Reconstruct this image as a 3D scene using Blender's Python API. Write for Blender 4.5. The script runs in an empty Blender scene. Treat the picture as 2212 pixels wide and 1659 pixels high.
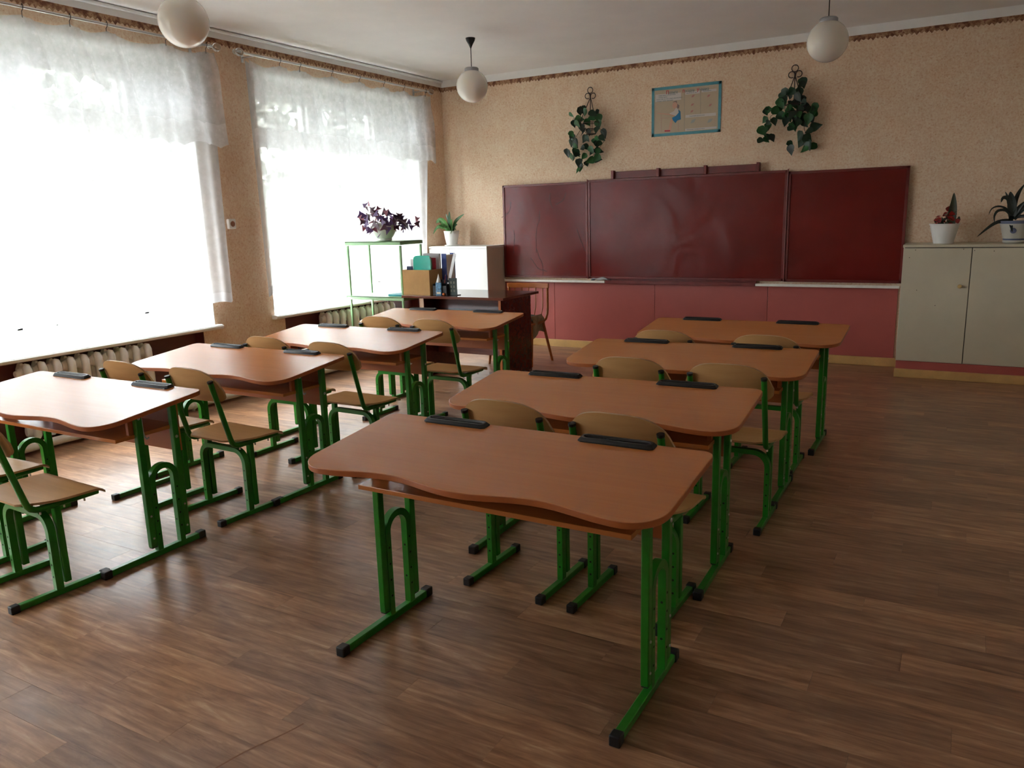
import bpy, math, random
from mathutils import Vector, Matrix
random.seed(7)
PI = math.pi
sc = bpy.context.scene
col = sc.collection

# ------------------------------------------------------------------ camera, world, lights, exposure
XL, YF, ZC = -5.14, 7.604, 2.87          # window wall, front wall, ceiling
XR, YB = 1.25, -1.3                       # right wall, back wall
WIN = [(4.88, 7.11), (2.02, 4.25), (-0.84, 1.39)]
SILL, HEAD = 0.615, 2.625

yaw, pit, rol = math.radians(-29.785), math.radians(12.0227), math.radians(-1.6619)
fw = Vector((math.sin(yaw)*math.cos(pit), math.cos(yaw)*math.cos(pit), -math.sin(pit)))
rt = Vector((math.cos(yaw), -math.sin(yaw), 0)); up = rt.cross(fw)
r2 = rt*math.cos(rol)+up*math.sin(rol); u2 = -rt*math.sin(rol)+up*math.cos(rol)
cd = bpy.data.cameras.new('camera'); cam = bpy.data.objects.new('camera', cd); col.objects.link(cam)
cd.sensor_width = 36; cd.lens = 27.644; cd.clip_start = 0.02; cd.clip_end = 200
m = Matrix.Identity(4)
for i in range(3):
    m[i][0] = r2[i]; m[i][1] = u2[i]; m[i][2] = -fw[i]
m.translation = (0, 0, 1.395); cam.matrix_world = m
sc.camera = cam

SKY = 11.0
w = bpy.data.worlds.new('overcast_sky'); sc.world = w; w.use_nodes = True
wn = w.node_tree.nodes; wl = w.node_tree.links
bg = wn['Background']; bg.inputs['Strength'].default_value = SKY
tc = wn.new('ShaderNodeTexCoord'); sx = wn.new('ShaderNodeSeparateXYZ'); cr = wn.new('ShaderNodeValToRGB')
wl.new(tc.outputs['Generated'], sx.inputs[0]); wl.new(sx.outputs['Z'], cr.inputs[0])
cr.color_ramp.elements[0].color = (0.80, 0.84, 0.90, 1); cr.color_ramp.elements[0].position = 0.0
cr.color_ramp.elements[1].color = (1.0, 1.0, 1.0, 1); cr.color_ramp.elements[1].position = 0.6
wl.new(cr.outputs[0], bg.inputs['Color'])
for i, (a, b) in enumerate(WIN):          # sampling portals in the real window openings
    ld = bpy.data.lights.new('sky_portal', 'AREA'); ld.shape = 'RECTANGLE'; ld.size = HEAD-SILL; ld.size_y = b-a
    ld.cycles.is_portal = True
    lo = bpy.data.objects.new('sky_portal', ld); col.objects.link(lo)
    lo.location = (XL-0.44, (a+b)/2, (SILL+HEAD)/2); lo.rotation_euler = (0, -PI/2, 0)
sc.view_settings.view_transform = 'Standard'; sc.view_settings.look = 'None'
sc.view_settings.gamma = 1.0; sc.view_settings.use_curve_mapping = False
sc.view_settings.exposure = 2.45
cy = sc.cycles
cy.max_bounces = 10; cy.diffuse_bounces = 5; cy.glossy_bounces = 3; cy.transmission_bounces = 6; cy.transparent_max_bounces = 16
cy.sample_clamp_indirect = 6.0; cy.caustics_reflective = False; cy.caustics_refractive = False
cy.use_denoising = True

# ------------------------------------------------------------------ materials
def mat(name, color=(.5,.5,.5), rough=.5, metal=0, spec=.5, coat=0):
    m = bpy.data.materials.new(name); m.use_nodes = True
    b = m.node_tree.nodes['Principled BSDF']
    b.inputs['Base Color'].default_value = (*color, 1); b.inputs['Roughness'].default_value = rough
    b.inputs['Metallic'].default_value = metal; b.inputs['Specular IOR Level'].default_value = spec
    if coat: b.inputs['Coat Weight'].default_value = coat; b.inputs['Coat Roughness'].default_value = .08
    return m
def P(m): return m.node_tree.nodes['Principled BSDF']
def coords(m, scale=(1,1,1), space='Object', rot=(0,0,0)):
    n, l = m.node_tree.nodes, m.node_tree.links
    if space == 'World':
        t = n.new('ShaderNodeNewGeometry'); o = t.outputs['Position']
    else:
        t = n.new('ShaderNodeTexCoord'); o = t.outputs[space]
    mp = n.new('ShaderNodeMapping'); mp.inputs['Scale'].default_value = scale; mp.inputs['Rotation'].default_value = rot
    l.new(o, mp.inputs[0]); return mp.outputs[0]
def noise(m, vec, scale, detail=3, rough=.5, dist=0):
    n = m.node_tree.nodes.new('ShaderNodeTexNoise'); n.inputs['Scale'].default_value = scale
    n.inputs['Detail'].default_value = detail; n.inputs['Roughness'].default_value = rough
    n.inputs['Distortion'].default_value = dist
    m.node_tree.links.new(vec, n.inputs['Vector']); return n.outputs['Fac']
def ramp(m, fac, stops):
    n = m.node_tree.nodes.new('ShaderNodeValToRGB'); m.node_tree.links.new(fac, n.inputs[0])
    e = n.color_ramp.elements
    while len(e) < len(stops): e.new(.5)
    for k, (p, c) in enumerate(stops):
        e[k].position = p; e[k].color = (*c, 1) if len(c) == 3 else c
    return n.outputs[0]
def mixc(m, fac, a, b, mode='MIX'):
    n = m.node_tree.nodes.new('ShaderNodeMix'); n.data_type = 'RGBA'; n.blend_type = mode
    l = m.node_tree.links
    for s, v in ((n.inputs[0], fac), (n.inputs[6], a), (n.inputs[7], b)):
        if isinstance(v, (int, float)): s.default_value = v
        elif isinstance(v, tuple): s.default_value = (*v, 1)
        else: l.new(v, s)
    return n.outputs[2]
def bump(m, h, strength=.2, dist=.01):
    n = m.node_tree.nodes.new('ShaderNodeBump'); n.inputs['Strength'].default_value = strength
    n.inputs['Distance'].default_value = dist
    m.node_tree.links.new(h, n.inputs['Height']); m.node_tree.links.new(n.outputs[0], P(m).inputs['Normal'])
def base(m, s): m.node_tree.links.new(s, P(m).inputs['Base Color'])
def math_(m, op, a, b=None, c=None):
    n = m.node_tree.nodes.new('ShaderNodeMath'); n.operation = op
    for k, v in enumerate((a, b, c)):
        if v is None: continue
        if isinstance(v, (int, float)): n.inputs[k].default_value = v
        else: m.node_tree.links.new(v, n.inputs[k])
    return n.outputs[0]

# wallpaper: cream with orange, pinkish and pale flecks
M = {}
wp = mat('wallpaper', rough=.75, spec=.25)
v = coords(wp, space='World')
f1 = noise(wp, v, 60, 5, .7); f2 = noise(wp, v, 5, 3, .6); f3 = noise(wp, v, 75, 2, .6)
c1 = ramp(wp, f1, [(.28, (.70,.44,.29)), (.44, (.77,.575,.41)), (.56, (.81,.645,.48)), (.72, (.84,.73,.59))])
c2 = ramp(wp, f2, [(.35, (.95,.89,.85)), (.65, (1.0,1.0,1.0))])
c3 = ramp(wp, f3, [(.30, (.80,.62,.52)), (.42, (1,1,1))])
base(wp, mixc(wp, .75, mixc(wp, 1.0, c1, c2, 'MULTIPLY'), mixc(wp, 1.0, mixc(wp, 1.0, c1, c2, 'MULTIPLY'), c3, 'MULTIPLY')))
bump(wp, f1, .08, .002); M['wallpaper'] = wp
# wallpaper border
wb = mat('border_print', rough=.7, spec=.2); v = coords(wb, (1,1,1), 'World')
f = noise(wb, v, 22, 3, .6)
base(wb, ramp(wb, f, [(.38,(.16,.06,.035)), (.5,(.33,.17,.09)), (.6,(.50,.32,.19)), (.68,(.24,.09,.06))])); M['border'] = wb
def plain(name, color, rough, var=.08, scale=6, spec=.5, coat=0, bumpy=0, metal=0):
    m = mat(name, color, rough, metal, spec, coat); v = coords(m, space='World'); f = noise(m, v, scale, 4, .6)
    a = tuple(max(0, c*(1-var)) for c in color); b = tuple(min(1, c*(1+var)) for c in color)
    base(m, ramp(m, f, [(.3, a), (.7, b)]))
    if bumpy: bump(m, f, bumpy, .004)
    return m
M['plaster'] = plain('ceiling_plaster', (.84,.825,.81), .8, .03, 2.5, .2, 0, .1)
M['white_gloss'] = plain('white_oil_paint', (.80,.80,.78), .28, .03, 5, .5, 0, .15)
M['white_matt'] = plain('white_frame_paint', (.82,.82,.81), .5, .02, 5)
M['maroon_paint'] = plain('maroon_oil_paint', (.115,.028,.026), .35, .15, 6, .5, 0, .25)
M['dado'] = plain('rose_painted_board', (.43,.098,.082), .42, .06, 3, .5, 0, .1)
M['baseboard'] = plain('varnished_yellow_wood', (.62,.38,.14), .35, .12, 8)
M['radiator'] = plain('radiator_enamel', (.90,.86,.81), .35, .06, 14, .5, 0, .2)
M['board_edge'] = plain('dark_maroon_wood', (.15,.014,.010), .35, .2, 12)
M['board'] = plain('maroon_board_enamel', (.145,.012,.009), .24, .22, 1.7, .24, 0, .0)
v = coords(M['board'], (1,1,1), 'World'); bump(M['board'], noise(M['board'], v, 2.2, 2, .5, .6), .30, .05)
M['ledge'] = plain('chalky_grey_ledge', (.80,.77,.70), .6, .08, 18)
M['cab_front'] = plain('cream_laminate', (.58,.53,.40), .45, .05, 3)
M['cab_side'] = plain('cream_and_side_shade', (.66,.60,.50), .5, .05, 3)
M['cab_white'] = plain('white_laminate', (.82,.82,.80), .4, .02, 3)
M['black'] = mat('black_plastic', (.007,.007,.008), .42, 0, .4)
M['black_soft'] = mat('black_rubber_cap', (.007,.007,.008), .5)
M['chrome'] = mat('zinc_steel', (.6,.6,.6), .3, 1)
M['hole'] = mat('drilled_hole', (.004,.008,.004), .9)
g = mat('green_powder_coat', (.014,.20,.012), .3, 0, .5); v = coords(g, space='Object')
base(g, ramp(g, noise(g, v, 30, 3), [(.3,(.012,.175,.009)), (.7,(.016,.22,.013))])); bump(g, noise(g, v, 160, 2), .06, .002); M['green'] = g
M['light_green'] = plain('pale_green_enamel', (.30,.52,.27), .4, .08, 9)
def wood(name, c0, c1, rough, sx=1.2, sy=22, spec=.5, axis='X', bmp=.03):
    m = mat(name, rough=rough, spec=spec)
    v = coords(m, (sx, sy, sy) if axis == 'X' else (sy, sy, sx), 'Object')
    f = noise(m, v, 1.6, 5, .6, .4); f2 = noise(m, coords(m, (1,1,1), 'Object'), 2.2, 2)
    a = ramp(m, f, [(.30, c0), (.70, c1)])
    base(m, mixc(m, .35, a, mixc(m, 1.0, a, ramp(m, f2, [(.3,(.80,.76,.72)), (.7,(1,1,1))]), 'MULTIPLY')))
    bump(m, f, bmp, .002); return m
M['top'] = wood('beech_laminate', (.54,.185,.045), (.58,.205,.053), .24, 1.2, 40, .6)
M['top_edge'] = wood('beech_edge_band', (.40,.11,.024), (.44,.13,.032), .4, 1.2, 26)
M['ply'] = wood('birch_plywood', (.54,.30,.115), (.62,.365,.15), .38, 1.4, 20, .4)
M['ply_edge'] = wood('plywood_edge', (.42,.24,.10), (.52,.32,.15), .5, 3, 60)
M['mahog'] = wood('dark_mahogany_laminate', (.065,.011,.006), (.11,.02,.010), .2, 1.2, 18)
M['mahog_top'] = wood('polished_mahogany_top', (.10,.028,.016), (.16,.05,.028), .12, 1.2, 18, .6)
M['chairwood'] = wood('varnished_brown_wood', (.34,.085,.015), (.46,.14,.03), .3, 3, 18)

# vinyl floor printed as planks: tone per plank from its row and place
RP, PL, Y0, X0 = 0.1165, 0.98, 2.104-0.1165*40, -0.905-0.98*40
fl = mat('printed_plank_vinyl', rough=.3, spec=.75); N, L = fl.node_tree.nodes, fl.node_tree.links
geo = N.new('ShaderNodeNewGeometry'); sp = N.new('ShaderNodeSeparateXYZ'); L.new(geo.outputs['Position'], sp.inputs[0])
row = math_(fl, 'FLOOR', math_(fl, 'DIVIDE', math_(fl, 'SUBTRACT', sp.outputs['Y'], Y0), RP))
off = math_(fl, 'MULTIPLY', math_(fl, 'FRACT', math_(fl, 'MULTIPLY', math_(fl, 'SUBTRACT', row, 40.0), .6180339)), PL)
colm = math_(fl, 'FLOOR', math_(fl, 'DIVIDE', math_(fl, 'SUBTRACT', math_(fl, 'SUBTRACT', sp.outputs['X'], X0), off), PL))
cx = N.new('ShaderNodeCombineXYZ'); L.new(row, cx.inputs[0]); L.new(colm, cx.inputs[1])
wh = N.new('ShaderNodeTexWhiteNoise'); wh.noise_dimensions = '2D'; L.new(cx.outputs[0], wh.inputs['Vector'])
sh = N.new('ShaderNodeVectorMath'); sh.operation = 'MULTIPLY_ADD'; L.new(wh.outputs['Color'], sh.inputs[0])
sh.inputs[1].default_value = (37, 23, 11); L.new(geo.outputs['Position'], sh.inputs[2])
mp = N.new('ShaderNodeMapping'); mp.inputs['Scale'].default_value = (2.2, 20, 1); L.new(sh.outputs[0], mp.inputs[0])
g1 = noise(fl, mp.outputs[0], 1.5, 6, .68, .9)
mp2 = N.new('ShaderNodeMapping'); mp2.inputs['Scale'].default_value = (3.0, 9, 1); L.new(sh.outputs[0], mp2.inputs[0])
g2 = noise(fl, mp2.outputs[0], 1.1, 3, .55, 1.4)
wv = N.new('ShaderNodeTexWave'); wv.wave_type = 'BANDS'; wv.bands_direction = 'Y'; wv.inputs['Scale'].default_value = 1.1
wv.inputs['Distortion'].default_value = 9; wv.inputs['Detail'].default_value = 2; wv.inputs['Detail Scale'].default_value = .7
mp3 = N.new('ShaderNodeMapping'); mp3.inputs['Scale'].default_value = (.9, 9, 1); L.new(sh.outputs[0], mp3.inputs[0]); L.new(mp3.outputs[0], wv.inputs['Vector'])
tone = ramp(fl, wh.outputs['Value'], [(0,(.70,.66,.64)), (.5,(.86,.85,.84)), (1,(1.08,1.04,.98))])
ca = ramp(fl, g1, [(.28,(.19,.085,.042)), (.42,(.36,.185,.098)), (.56,(.48,.27,.152)), (.70,(.64,.43,.27))])
cb = ramp(fl, g2, [(.34,(.62,.55,.52)), (.6,(1,1,1))])
cw = ramp(fl, wv.outputs['Fac'], [(.25,(.74,.68,.64)), (.6,(1,1,1))])
cc = mixc(fl, .75, mixc(fl, 1.0, ca, tone, 'MULTIPLY'), mixc(fl, 1.0, mixc(fl, 1.0, ca, tone, 'MULTIPLY'), cb, 'MULTIPLY'))
base(fl, mixc(fl, .45, cc, mixc(fl, 1.0, cc, cw, 'MULTIPLY')))
rr = N.new('ShaderNodeMapRange'); rr.inputs[3].default_value = .27; rr.inputs[4].default_value = .42; L.new(g1, rr.inputs[0])
L.new(rr.outputs[0], P(fl).inputs['Roughness'])
und = noise(fl, coords(fl, (1,1,1), 'World'), 7, 2, .5)
b1 = N.new('ShaderNodeBump'); b1.inputs['Strength'].default_value = .25; b1.inputs['Distance'].default_value = .012; L.new(und, b1.inputs['Height'])
b2 = N.new('ShaderNodeBump'); b2.inputs['Strength'].default_value = .035; b2.inputs['Distance'].default_value = .002; L.new(g1, b2.inputs['Height']); L.new(b1.outputs[0], b2.inputs['Normal'])
L.new(b2.outputs[0], P(fl).inputs['Normal']); M['floor'] = fl
M['floor_base'] = mat('dark_floor_joint', (.10,.06,.04), .8)
M['far_wall'] = plain('cream_wall_paint', (.70,.62,.53), .6, .1, 4)

def sheer(name, thru, scale, lo, hi, lace=.0, tlc=.5):
    m = bpy.data.materials.new(name); m.use_nodes = True; n, l = m.node_tree.nodes, m.node_tree.links
    n.remove(n['Principled BSDF']); out = n['Material Output']
    tr = n.new('ShaderNodeBsdfTransparent'); tl = n.new('ShaderNodeBsdfTranslucent'); df = n.new('ShaderNodeBsdfDiffuse')
    tl.inputs[0].default_value = (tlc,tlc,tlc*1.02,1); df.inputs[0].default_value = (.88,.88,.90,1)
    a = n.new('ShaderNodeMixShader'); a.inputs[0].default_value = .42; l.new(tl.outputs[0], a.inputs[1]); l.new(df.outputs[0], a.inputs[2])
    b = n.new('ShaderNodeMixShader'); l.new(tr.outputs[0], b.inputs[1]); l.new(a.outputs[0], b.inputs[2])
    v = coords(m, (1,1,1), 'World')
    vo = n.new('ShaderNodeTexVoronoi'); vo.inputs['Scale'].default_value = scale; l.new(v, vo.inputs['Vector'])
    f = noise(m, v, scale*.9, 3, .6)
    mr = n.new('ShaderNodeMapRange'); mr.inputs[1].default_value = .35; mr.inputs[2].default_value = .65
    mr.inputs[3].default_value = lo; mr.inputs[4].default_value = hi; l.new(f, mr.inputs[0])
    mo = math_(m, 'MULTIPLY', math_(m, 'LESS_THAN', vo.outputs['Distance'], .23), lace)
    # hem band of closer weave, from the UV row
    uv = n.new('ShaderNodeUVMap'); su = n.new('ShaderNodeSeparateXYZ'); l.new(uv.outputs[0], su.inputs[0])
    hem = math_(m, 'MULTIPLY', math_(m, 'LESS_THAN', su.outputs['Y'], thru), .16)
    # where the cloth is seen edge-on in a fold more threads cover the view
    s = math_(m, 'MINIMUM', math_(m, 'ADD', math_(m, 'ADD', mr.outputs[0], mo), hem), .97)
    l.new(s, b.inputs[0]); l.new(b.outputs[0], out.inputs[0]); return m
M['tulle'] = sheer('sheer_tulle', .04, 14, .74, .83, .04, .36)
M['lace'] = sheer('lace_valance_cloth', .24, 22, .54, .66, .06, .66)
gl = bpy.data.materials.new('window_glass'); gl.use_nodes = True; n, l = gl.node_tree.nodes, gl.node_tree.links
n.remove(n['Principled BSDF']); t = n.new('ShaderNodeBsdfTransparent'); gg = n.new('ShaderNodeBsdfGlossy'); gg.inputs['Roughness'].default_value = .02
t.inputs[0].default_value = (.93,.95,.95,1); mx = n.new('ShaderNodeMixShader'); mx.inputs[0].default_value = .06
l.new(t.outputs[0], mx.inputs[1]); l.new(gg.outputs[0], mx.inputs[2]); l.new(mx.outputs[0], n['Material Output'].inputs[0]); M['glass'] = gl
op = mat('opal_glass', (.80,.76,.68), .12, 0, .5); P(op).inputs['Subsurface Weight'].default_value = .35
P(op).inputs['Subsurface Radius'].default_value = (.05,.04,.03); P(op).inputs['Subsurface Scale'].default_value = .6; M['opal'] = op
cg = mat('clear_acrylic', (.75,.74,.72), .08, 0, .7); P(cg).inputs['Transmission Weight'].default_value = .9; M['acrylic'] = cg

# ------------------------------------------------------------------ mesh helpers
class MB:
    def __init__(s): s.v = []; s.f = []; s.mi = []; s.uv = None
    def add(s, vs, fs, mi=0):
        o = len(s.v); s.v += [tuple(q) for q in vs]
        for f in fs: s.f.append(tuple(i+o for i in f)); s.mi.append(mi)
        return s
    def box(s, a, b, mi=0):
        (x0,y0,z0),(x1,y1,z1) = a, b
        x0,x1=sorted((x0,x1)); y0,y1=sorted((y0,y1)); z0,z1=sorted((z0,z1))
        return s.add([(x0,y0,z0),(x1,y0,z0),(x1,y1,z0),(x0,y1,z0),(x0,y0,z1),(x1,y0,z1),(x1,y1,z1),(x0,y1,z1)],
              [(0,3,2,1),(4,5,6,7),(0,1,5,4),(1,2,6,5),(2,3,7,6),(3,0,4,7)], mi)
    def tube(s, path, ra, rb=None, seg=10, hint=(0,0,1), caps=True, square=False, mi=0, taper=None):
        """sweep an ellipse (ra along the hint's side axis, rb along the other) or a rectangle along a path"""
        rb = ra if rb is None else rb; pts = [Vector(p) for p in path]; n = len(pts); rings = []
        if square: prof = [(-1,-1),(1,-1),(1,1),(-1,1)]
        else: prof = [(math.cos(2*PI*k/seg), math.sin(2*PI*k/seg)) for k in range(seg)]
        side = None
        for i, p in enumerate(pts):
            t = (pts[min(i+1,n-1)]-pts[max(i-1,0)]).normalized()
            if side is None:
                h = Vector(hint)
                if abs(t.dot(h)) > .98: h = Vector((1,0,0))
                side = t.cross(h).normalized()
            else:
                side = (side - t*side.dot(t)).normalized()
            up_ = side.cross(t)
            k = 1 if taper is None else taper[i]
            # keep the section width true on bends
            sc_ = 1.0
            if 0 < i < n-1:
                c = (pts[i]-pts[i-1]).normalized().dot((pts[i+1]-pts[i]).normalized()); sc_ = 1/max(.5, math.sqrt(max(.0,(1+c)/2)))
            rings.append([p + side*(a*ra*k) + up_*(b*rb*k*(sc_ if square else 1)) for a, b in prof])
        m_ = len(prof); o = []; vs = [q for r in rings for q in r]; fs = []
        for i in range(n-1):
            for k in range(m_):
                a = i*m_+k; b = i*m_+(k+1)%m_; fs.append((a, b, b+m_, a+m_))
        if caps: fs.append(tuple(range(m_-1,-1,-1))); fs.append(tuple((n-1)*m_+k for k in range(m_)))
        return s.add(vs, fs, mi)
    def lathe(s, prof, c=(0,0,0), seg=24, mi=0, axis='Z'):
        vs = []; fs = []
        for r, z in prof:
            for k in range(seg):
                a = 2*PI*k/seg; q = (r*math.cos(a), r*math.sin(a), z)
                if axis == 'Y': q = (q[0], q[2], q[1])
                if axis == 'X': q = (q[2], q[0], q[1])
                vs.append((q[0]+c[0], q[1]+c[1], q[2]+c[2]))
        for i in range(len(prof)-1):
            for k in range(seg):
                a = i*seg+k; b = i*seg+(k+1)%seg; fs.append((a,b,b+seg,a+seg) if axis != 'Y' else (b,a,a+seg,b+seg))
        if prof[0][0] > 1e-5: fs.append(tuple(range(seg-1,-1,-1)) if axis != 'Y' else tuple(range(seg)))
        if prof[-1][0] > 1e-5:
            q = tuple((len(prof)-1)*seg+k for k in range(seg)); fs.append(q if axis != 'Y' else q[::-1])
        return s.add(vs, fs, mi)
    def prism(s, poly, z0, z1, mi=0, mside=None, plane='XY'):
        n = len(poly)
        def q(p, z):
            return {'XY':(p[0],p[1],z), 'XZ':(p[0],z,p[1]), 'YZ':(z,p[0],p[1])}[plane]
        vs = [q(p, z0) for p in poly]+[q(p, z1) for p in poly]
        s.add(vs, [tuple(range(n-1,-1,-1)), tuple(range(n, 2*n))], mi)
        o = len(s.v)-2*n
        for k in range(n):
            s.f.append((o+k, o+(k+1)%n, o+n+(k+1)%n, o+n+k)); s.mi.append(mi if mside is None else mside)
        return s
    def grid(s, fn, nu, nv, thick=None, mi=0, mside=None, closed_uv=False):
        """fn(u,v) -> point, u,v in 0..1; thick(u,v) -> offset vector of the back face"""
        top = [Vector(fn(i/nu, j/nv)) for j in range(nv+1) for i in range(nu+1)]
        W_ = nu+1; fs = [(j*W_+i, j*W_+i+1, (j+1)*W_+i+1, (j+1)*W_+i) for j in range(nv) for i in range(nu)]
        if thick is None: return s.add(top, fs, mi)
        bot = [top[j*W_+i]+Vector(thick(i/nu, j/nv)) for j in range(nv+1) for i in range(nu+1)]
        o = len(s.v); s.add(top+bot, fs+[tuple(x+len(top) for x in f[::-1]) for f in fs], mi)
        K = len(top); ring = [i for i in range(W_)]+[j*W_+nu for j in range(1, nv+1)]+[nv*W_+i for i in range(nu-1,-1,-1)]+[j*W_ for j in range(nv-1,0,-1)]
        for a, b in zip(ring, ring[1:]+ring[:1]):
            s.f.append((o+b, o+a, o+a+K, o+b+K)); s.mi.append(mi if mside is None else mside)
        return s
    def shift(s, fn): s.v = [tuple(fn(*q)) for q in s.v]; return s
    def build(s, name, mats, parent=None, bevel=0, smooth=35, seg=2):
        me = bpy.data.meshes.new(name); me.from_pydata(s.v, [], s.f)
        for m_ in (mats if isinstance(mats, (list, tuple)) else [mats]): me.materials.append(m_)
        me.polygons.foreach_set('material_index', s.mi)
        import bmesh
        bm = bmesh.new(); bm.from_mesh(me); bmesh.ops.recalc_face_normals(bm, faces=bm.faces); bm.to_mesh(me); bm.free()
        if smooth:
            me.polygons.foreach_set('use_smooth', [True]*len(me.polygons)); me.set_sharp_from_angle(angle=math.radians(smooth))
        o = bpy.data.objects.new(name, me); col.objects.link(o)
        if parent is not None: o.parent = parent
        if bevel:
            b = o.modifiers.new('edge', 'BEVEL'); b.width = bevel; b.segments = seg; b.limit_method = 'ANGLE'; b.angle_limit = math.radians(40)
            b.harden_normals = False
        return o
def box(name, a, b, m_, parent=None, bevel=.002): return MB().box(a, b).build(name, m_, parent, bevel)
def thing(name, label, cat, loc=(0,0,0), rz=0, group=None):
    o = bpy.data.objects.new(name, None); col.objects.link(o); o.empty_display_size = .1
    o.location = loc; o.rotation_euler = (0,0,rz); o['label'] = label; o['category'] = cat
    if group: o['group'] = group
    return o
def tag(o, label, cat, group=None):
    o['label'] = label; o['category'] = cat
    if group: o['group'] = group
    return o
def st(o): o['kind'] = 'structure'; return o
def copy_tree(o, parent=None):
    c = o.copy(); col.objects.link(c); c.parent = parent
    for ch in list(o.children): copy_tree(ch, c)
    return c
def arc(c, r, a0, a1, n, fn):
    return [fn(c[0]+r*math.cos(a0+(a1-a0)*k/n), c[1]+r*math.sin(a0+(a1-a0)*k/n)) for k in range(n+1)]

# ------------------------------------------------------------------ floor: slab and printed planks
floor = st(box('floor', (XL-.12, YB, -.10), (XR, YF, -.004), M['floor_base'], None, 0))
planks = []
for r_ in range(0, 110):
    y0 = Y0+r_*RP; y1 = y0+RP
    if y1 < YB+.02 or y0 > YF-.02: continue
    o_ = ((r_-40)*.6180339 % 1.0)*PL
    for c_ in range(25, 60):
        x0 = X0+o_+c_*PL; x1 = x0+PL
        if x1 < XL-.10 or x0 > XR: continue
        X_0, X_1, Y_0, Y_1 = max(x0, XL-.12), min(x1, XR), max(y0, YB), min(y1, YF)
        if X_1-X_0 < .01: continue
        cxm, cym = (X_0+X_1)/2, (Y_0+Y_1)/2
        d = Vector((cxm, cym, 0))-Vector((0,0,1.395)); zz = d.dot(fw)
        vis = zz > .3 and abs(d.dot(r2)/zz) < .68 and abs(d.dot(u2)/zz) < .52
        planks.append((0 if vis else 1, math.hypot(cxm, cym), X_0, X_1, Y_0, Y_1))
planks.sort(); shared = {}
rest = MB(); G = .0003
for k, (vv, dd, a, b, c, d) in enumerate(planks):
    if k < 300 and vv == 0:
        key = (round(b-a, 3), round(d-c, 3))
        if key not in shared:
            me_o = MB().box((-(b-a)/2+G, -(d-c)/2+G, -.004), ((b-a)/2-G, (d-c)/2-G, 0)).build('plank', M['floor'], floor, 0, 0)
            shared[key] = me_o.data
            me_o.location = ((a+b)/2, (c+d)/2, 0)
        else:
            po = bpy.data.objects.new('plank', shared[key]); col.objects.link(po); po.parent = floor; po.location = ((a+b)/2, (c+d)/2, 0)
    else:
        rest.box((a+G, c+G, -.004), (b-G, d-G, 0))
ro = rest.build('plank_surround', M['floor'], floor, 0, 0); ro['kind'] = 'stuff'
# the thin brown scratch on the floor, a worn line
MB().grid(lambda u, v: (-1.63-.20*0+(.10*u)+.004*math.sin(9*u)+ (v-.5)*.006, 1.09+.33*u, .0006), 12, 1).build('worn_scratch', plain('scratch_brown', (.22,.085,.03), .5), floor)

# ------------------------------------------------------------------ room shell
D = .46                                            # thickness of the window wall
NI = .10                                           # depth of the radiator niches
wl_ = MB()
ys = [YB]+[q for a, b in sorted(WIN) for q in (a, b)]+[YF]
for k in range(0, len(ys), 2): wl_.box((XL-D, ys[k], 0), (XL, ys[k+1], ZC))
for a, b in WIN:
    wl_.box((XL-D, a, HEAD), (XL, b, ZC)); wl_.box((XL-D, a, 0), (XL-NI, b, SILL-.03))
wall_left = st(wl_.build('wall_left', M['wallpaper'], None, 0, 0))
for k, (a, b) in enumerate(WIN):                   # piers under the window ends, maroon niche lining
    q = MB().box((XL-NI, a, 0), (XL, a+.12, SILL-.03)).box((XL-NI, b-.12, 0), (XL, b, SILL-.03)).build('niche_pier', M['wallpaper'], wall_left, 0, 0)
    q = MB().box((XL-NI, a+.12, 0), (XL-NI+.006, b-.12, SILL-.03)).box((XL-NI, a+.12, 0), (XL+.001, a+.126, SILL-.03)).box((XL-NI, b-.126, 0), (XL+.001, b-.12, SILL-.03)).build('niche_lining', M['maroon_paint'], wall_left, 0, 0)
wall_front = st(box('wall_front', (XL-D, YF, 0), (XR+.1, YF+.2, ZC), M['wallpaper'], None, 0))
wall_right = st(box('wall_right', (XR, YB-.1, 0), (XR+.1, YF, ZC), M['far_wall'], None, 0))
wall_back = st(box('wall_back', (XL-D, YB-.1, 0), (XR, YB, ZC), M['far_wall'], None, 0))
ceiling = st(box('ceiling', (XL-D, YB-.1, ZC), (XR+.1, YF+.2, ZC+.12), M['plaster'], None, 0))
tr1 = st(MB().box((XL, YB, 2.80), (XL+.006, YF-.006, ZC)).build('trim_1', M['plaster'], None, 0, 0))
MB().tube([(XL+.012, YB, ZC-.014), (XL+.012, YF-.01, ZC-.014)], .016, .013).build('ceiling_bead', M['white_matt'], tr1)
tr2 = st(MB().box((XL+.006, YF-.006, 2.80), (XR, YF, ZC)).build('trim_2', M['plaster'], None, 0, 0))
# printed paper borders with a scalloped lower edge
def border(p0, p1, axis, name):
    poly = []; n = int(abs(p1-p0)/.036); dd = (p1-p0)/n
    low = []
    for k in range(n):
        a = p0+k*dd; dep = .050 if k % 3 == 0 else (.040 if k % 3 == 1 else .044)
        low += [(a, 2.80-.034), (a+dd*.5, 2.80-dep-.006), ]
    low.append((p1, 2.80-.034))
    poly = low+[(p1, 2.802), (p0, 2.802)]
    mb = MB()
    for a, b in zip(low, low[1:]):                 # quads keep the long strip planar and clean
        q = [(a[0], a[1]), (b[0], b[1]), (b[0], 2.802), (a[0], 2.802)]
        if axis == 'x': mb.add([(p[0], YF-.004, p[1]) for p in q], [(0,1,2,3)])
        else: mb.add([(XL+.004, p[0], p[1]) for p in q], [(0,1,2,3)])
    return st(mb.build(name, M['border'], None, 0, 0))
border(XL+.004, XR, 'x', 'trim_3'); border(YB, YF-.004, 'y', 'trim_4')

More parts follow.
